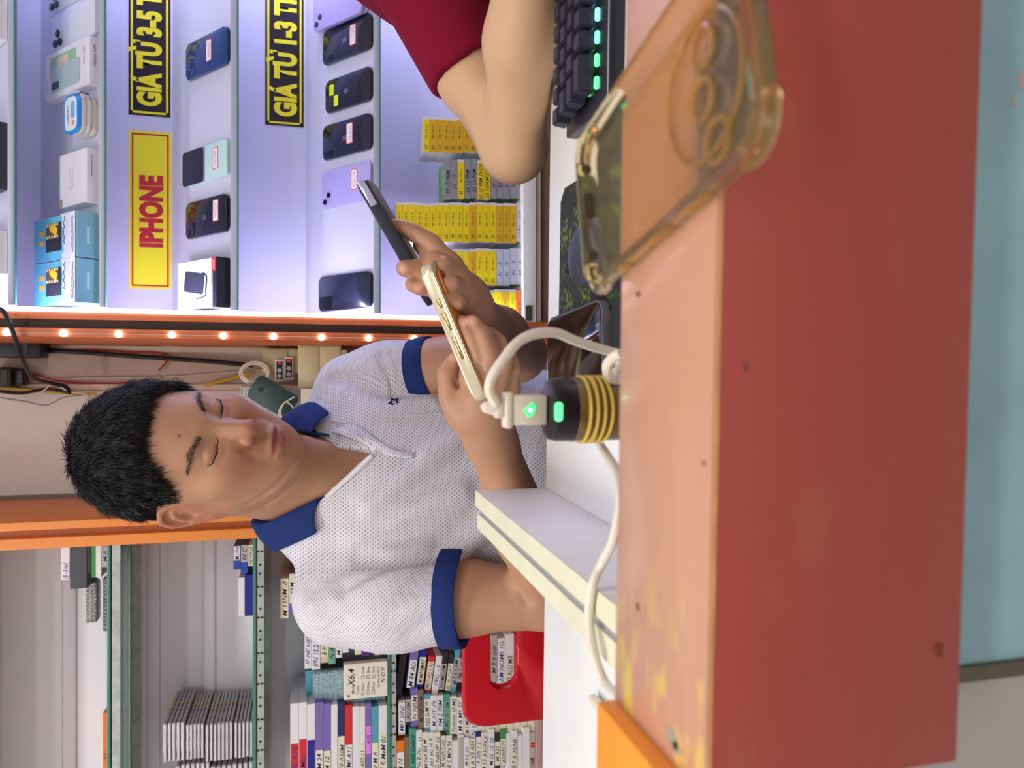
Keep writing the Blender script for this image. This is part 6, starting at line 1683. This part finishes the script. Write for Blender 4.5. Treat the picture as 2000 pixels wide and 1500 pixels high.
# ---------------------------------------------------------------- the two phones in the man's hands
def held(label, top, L, Y, px_per, tilt, parts, up_first):
    pass
def heldframe(t_px, b_px, Y, tilt):
    t, b_ = W(*t_px, Y), W(*b_px, Y); lx = (b_ - t).normalized(); v = ray(*[(p + q) / 2 for p, q in zip(t_px, b_px)]).normalized()
    th_ = lx.cross(v); th_.normalize()                                  # thickness direction
    wd = (v + th_ * tilt).normalized(); wd = (wd - lx * wd.dot(lx)).normalized()
    return t, lx, wd
t, lx, wd = heldframe((703, 352), (812, 540), .826, .10)
F = frame(t, lx, wd)                                                    # x along, y away, z = thickness
d1 = empty('dark_phone', F.translation, F.to_3x3(), 'black phone in a dark case held up in the far hand', 'phone')
def toward(F, px, py): 
    return 1
zs_ = 1 if (F.to_3x3() @ Vector((0, 0, 1))).z > 0 else -1
b = MB(); b.prism([(x + .075, y + .0375) for x, y in rrect(.150, .075, .011, 6)], -.0062, .0062, None, .0022); b.build('case', mat('dark_case', rgb(26, 28, 38), .35, spec=.5), d1)
b = MB(); b.prism([(x + .075, y + .0375) for x, y in rrect(.142, .068, .008, 6)], zs_ * .0060, zs_ * .0066); b.build('screen', mat('black_screen', rgb(8, 7, 9), .05, spec=.6, coat=.5), d1)
b = MB(); b.boxx(.0008, .030, -.0012, .0006, -.0040, .0040, .0008); b.build('end_reflection', mat('reflection_paint', rgb(170, 168, 196), .2, metal=.5), d1)  # pale lavender painted as the reflection at the phone's end
t, lx, wd = heldframe((826, 516), (908, 712), .792, .40)
F = frame(t, lx, wd)
d2 = empty('pale_phone', F.translation, F.to_3x3(), 'pale gold phone in a clear case with an orange back, held in the near hand', 'phone')
zs_ = 1 if (F.to_3x3() @ Vector((0, 0, 1))).z > 0 else -1               # screen side faces up
b = MB(); b.prism([(x + .078, y + .039) for x, y in rrect(.156, .078, .012, 6)], -.0068, .0068, None, .0026); b.build('clear_case', mat('champagne_case', rgb(206, 194, 166), .18, spec=.6, metal=.15), d2)
b = MB(); b.prism([(x + .078, y + .039) for x, y in rrect(.147, .071, .009, 6)], zs_ * .0066, zs_ * .0072); b.build('screen', mat('lit_screen', rgb(20, 14, 16), .06, emit=(1.0, .42, .38), estr=.5), d2)
b = MB(); b.prism([(x + .080, y + .040) for x, y in rrect(.140, .070, .008, 6)], -zs_ * .0066, -zs_ * .0073); b.build('back', mat('orange_back', rgb(226, 134, 34), .4), d2)
b = MB(); b.prism([(x + .026, y + .026) for x, y in rrect(.036, .038, .010, 6)], -zs_ * .0072, -zs_ * .0100, None, .0006); cbump = b.build('camera_bump', mat('bump_amber', rgb(206, 112, 26), .25), d2)
for dx, dy in ((-.008, .008), (-.008, -.008), (.009, 0)):
    q = MB(); q.cyl((.026 + dx, .026 + dy, -zs_ * .0098), (.026 + dx, .026 + dy, -zs_ * .0118), .0066, n=22); q.build('lens', mat('lens_brown', rgb(110, 56, 20), .15), cbump)
b = MB()
for x, l_ in ((.044, .010), (.064, .020), (.094, .026)): b.boxx(x - l_ / 2, x + l_ / 2, -.0008, .0006, -.0022, .0022, .0005)
b.build('side_buttons', mat('button_gold', rgb(160, 140, 92), .2, metal=.6), d2)
# ================================================================ second person at the right edge
EL = W3(1003, 292, .845); SHW = W3(800, -95, .90); WRW = W3(1040, -190, .650)
WT = A3((.60, 1.00, -.06 + ZC))
B2 = SDF()
up_ = SHW + (EL - SHW)
B2.cone(SHW, EL, .044, .036); B2.ell(SHW * .35 + EL * .65, (.040, .040, .044), .02)
B2.cone(EL, EL * .5 + WRW * .5, .0335, .0345, .015); B2.cone(EL * .5 + WRW * .5, WRW, .037, .026, .02)
B2.ell(EL + A3((.006, .010, -.004)), (.034, .034, .032), .015)
hd = (WRW - EL) / np.linalg.norm(WRW - EL); sd_ = np.cross(hd, A3((0, 0, 1))); sd_ /= np.linalg.norm(sd_)
pc_ = WRW + hd * .055
B2.cone(WRW, pc_, .024, .026, .015)
for k in range(4):
    k0 = pc_ + hd * .018 + sd_ * (.027 - .018 * k); B2.cone(pc_, k0, .018, .011, .01)
    B2.chain([k0, k0 + hd * .034 + A3((0, 0, -.004)), k0 + hd * .056 + A3((0, 0, -.018)), k0 + hd * .066 + A3((0, 0, -.032))], [.0095, .0085, .0078, .0065], .003)
B2.chain([WRW + hd * .02 - sd_ * .015, pc_ - sd_ * .038 + A3((0, 0, -.012)), pc_ - sd_ * .040 + hd * .03 + A3((0, 0, -.024))], [.015, .011, .008], .01)
B2.cone(SHW, WT + A3((.0, 0, -.02)), .046, .06, .03); B2.cone(WT + A3((0, 0, 0)), WT + A3((0, 0, .12)), .05, .048, .03)
B2.ell(WT + A3((0, .01, -.20)), (.14, .10, .22), .05)
HW_T = WT + A3((0, -.01, .20)); HW_R = np.diag([-1., -1., 1.]).astype(np.float32)
def hw_loc(P): return (P - HW_T) @ HW_R / .94
def hwg(P): return HEAD.ev(hw_loc(P)) * .9
hwg.sub = (HEAD, hw_loc)
B2.add(hwg, .01, 'u', HW_T, .16)
P, Q = B2.polygonize((.10, .45, .50), (.95, 1.30, 1.40), .0032)
WSK = mat('light_skin', rgb(200, 162, 126), .5, spec=.35, sss=.1, bump=.03, bscale=900)
WMN = link('person', np_mesh('person', P, Q), WSK, None, 'person in a maroon short sleeve top at the picture edge, forearm on the desk', 'person')
TS = SDF()
nW = (EL - SHW) / np.linalg.norm(EL - SHW); CUW = SHW + (EL - SHW) * .62
C = SDF(); C.cone(SHW, CUW + nW * .03, .060, .052); C.add(lambda P: (P - CUW) @ nW, .003, 'i')
for ln, am_ in (([(905, 30), (870, 80), (842, 118)], .0035), ([(930, 70), (885, 108), (850, 135)], .003), ([(905, 112), (872, 150)], .0025)):
    ln = [q for q in (trace(C, *p) for p in ln) if q is not None]
    if len(ln) > 1: C.crease(ln, .007, am_)
TS.add(C.ev, 0, 'u', (SHW + CUW) / 2, .20)
TS.cone(SHW, WT + A3((.0, .0, -.02)), .060, .072, .03); TS.ell(WT + A3((0, .01, -.20)), (.158, .118, .24), .05); TS.ell(WT + A3((0, .02, -.45)), (.155, .125, .16), .06)
TS.cone(WT + A3((0, -.005, -.02)), WT + A3((0, -.01, .2)), .062, .055, .004, 's'); TS.cone(SHW + nW * .10, EL, .0455, .038, .002, 's')
P, Q = TS.polygonize((.10, .55, .40), (.95, 1.30, 1.20), .0045, smooth=2)
link('maroon_top', np_mesh('maroon_top', P, Q), mat('maroon_knit', rgb(116, 12, 40), .85, spec=.15, bump=.2, bscale=900), WMN)
TR2 = SDF(); TR2.ell(WT + A3((0, .02, -.56)), (.17, .14, .12))
for s in (-1, 1):
    TR2.cone(WT + A3((s * .08, -.02, -.58)), WT + A3((s * .10, -.42 + .10, -.56)), .078, .06, .04); TR2.cone(WT + A3((s * .10, -.32, -.56)), WT + A3((s * .10, -.30, -.86)), .056, .045, .03)
P, Q = TR2.polygonize((.2, .5, .0), (1.0, 1.35, .60), .010)
link('trousers', np_mesh('trousers', P, Q), mat('dark_trousers', rgb(38, 40, 52), .85), WMN)
CH = SDF(); CH.add(lambda P: HC.ev(hw_loc(P)) * .9 - .012 * np.clip((hw_loc(P)[:, 2] - .055 + .9 * np.clip(-hw_loc(P)[:, 1], -.05, .12)) / .03, -1, 1))
P, Q = CH.polygonize(HW_T - .19, HW_T + .19, .006, smooth=2)
link('hair', np_mesh('hair', P, Q), HAIRM, WMN)
# ================================================================ light and camera
def lamp(name, loc, rot, sx, sy, power, col, typ='AREA', spread=None):
    l = bpy.data.lights.new(name, typ); l.energy = power; l.color = col
    l.shape = 'RECTANGLE'; l.size = sx; l.size_y = sy
    if spread: l.spread = math.radians(spread)
    o = bpy.data.objects.new(name, l); COL.objects.link(o); o.location = loc; o.rotation_euler = rot; return o
for x, y, pw in ((-1.15, .45, 27), (.40, -.10, 13), (-.4, -.9, 18)):
    lamp('ceiling_light', (x, y, 2.50), (0, 0, 0), 1.2, .18, pw, (1.0, .975, .95))
    b = MB(); b.boxx(-.62, .62, -.10, .10, .03, .078, .004)
    o = b.build('ceiling_lamp', mat('lamp_housing', rgb(236, 236, 236), .5), None, 'white ceiling lamp housing above the counter', 'lamp', 'ceiling lamps'); o.location = (x, y, 2.50)
w = bpy.data.worlds.new('street'); scene.world = w; w.use_nodes = True
w.node_tree.nodes['Background'].inputs['Color'].default_value = (1.0, .985, .96, 1); w.node_tree.nodes['Background'].inputs['Strength'].default_value = .85
cam = bpy.data.cameras.new('camera'); co = bpy.data.objects.new('camera', cam); COL.objects.link(co); scene.camera = co
cam.sensor_width = 36; cam.lens = 27; cam.clip_start = .02
co.matrix_world = Matrix.Translation((0, 0, ZC)) @ Matrix(((0, 1, 0), (-math.sin(TH), 0, -math.cos(TH)), (-math.cos(TH), 0, math.sin(TH)))).to_4x4()
cam.dof.use_dof = True; cam.dof.focus_distance = 1.0; cam.dof.aperture_fstop = 8.5
vs = scene.view_settings; vs.view_transform = 'Standard'; vs.look = 'None'; vs.exposure = -0.12; vs.gamma = 1.0; vs.use_curve_mapping = False
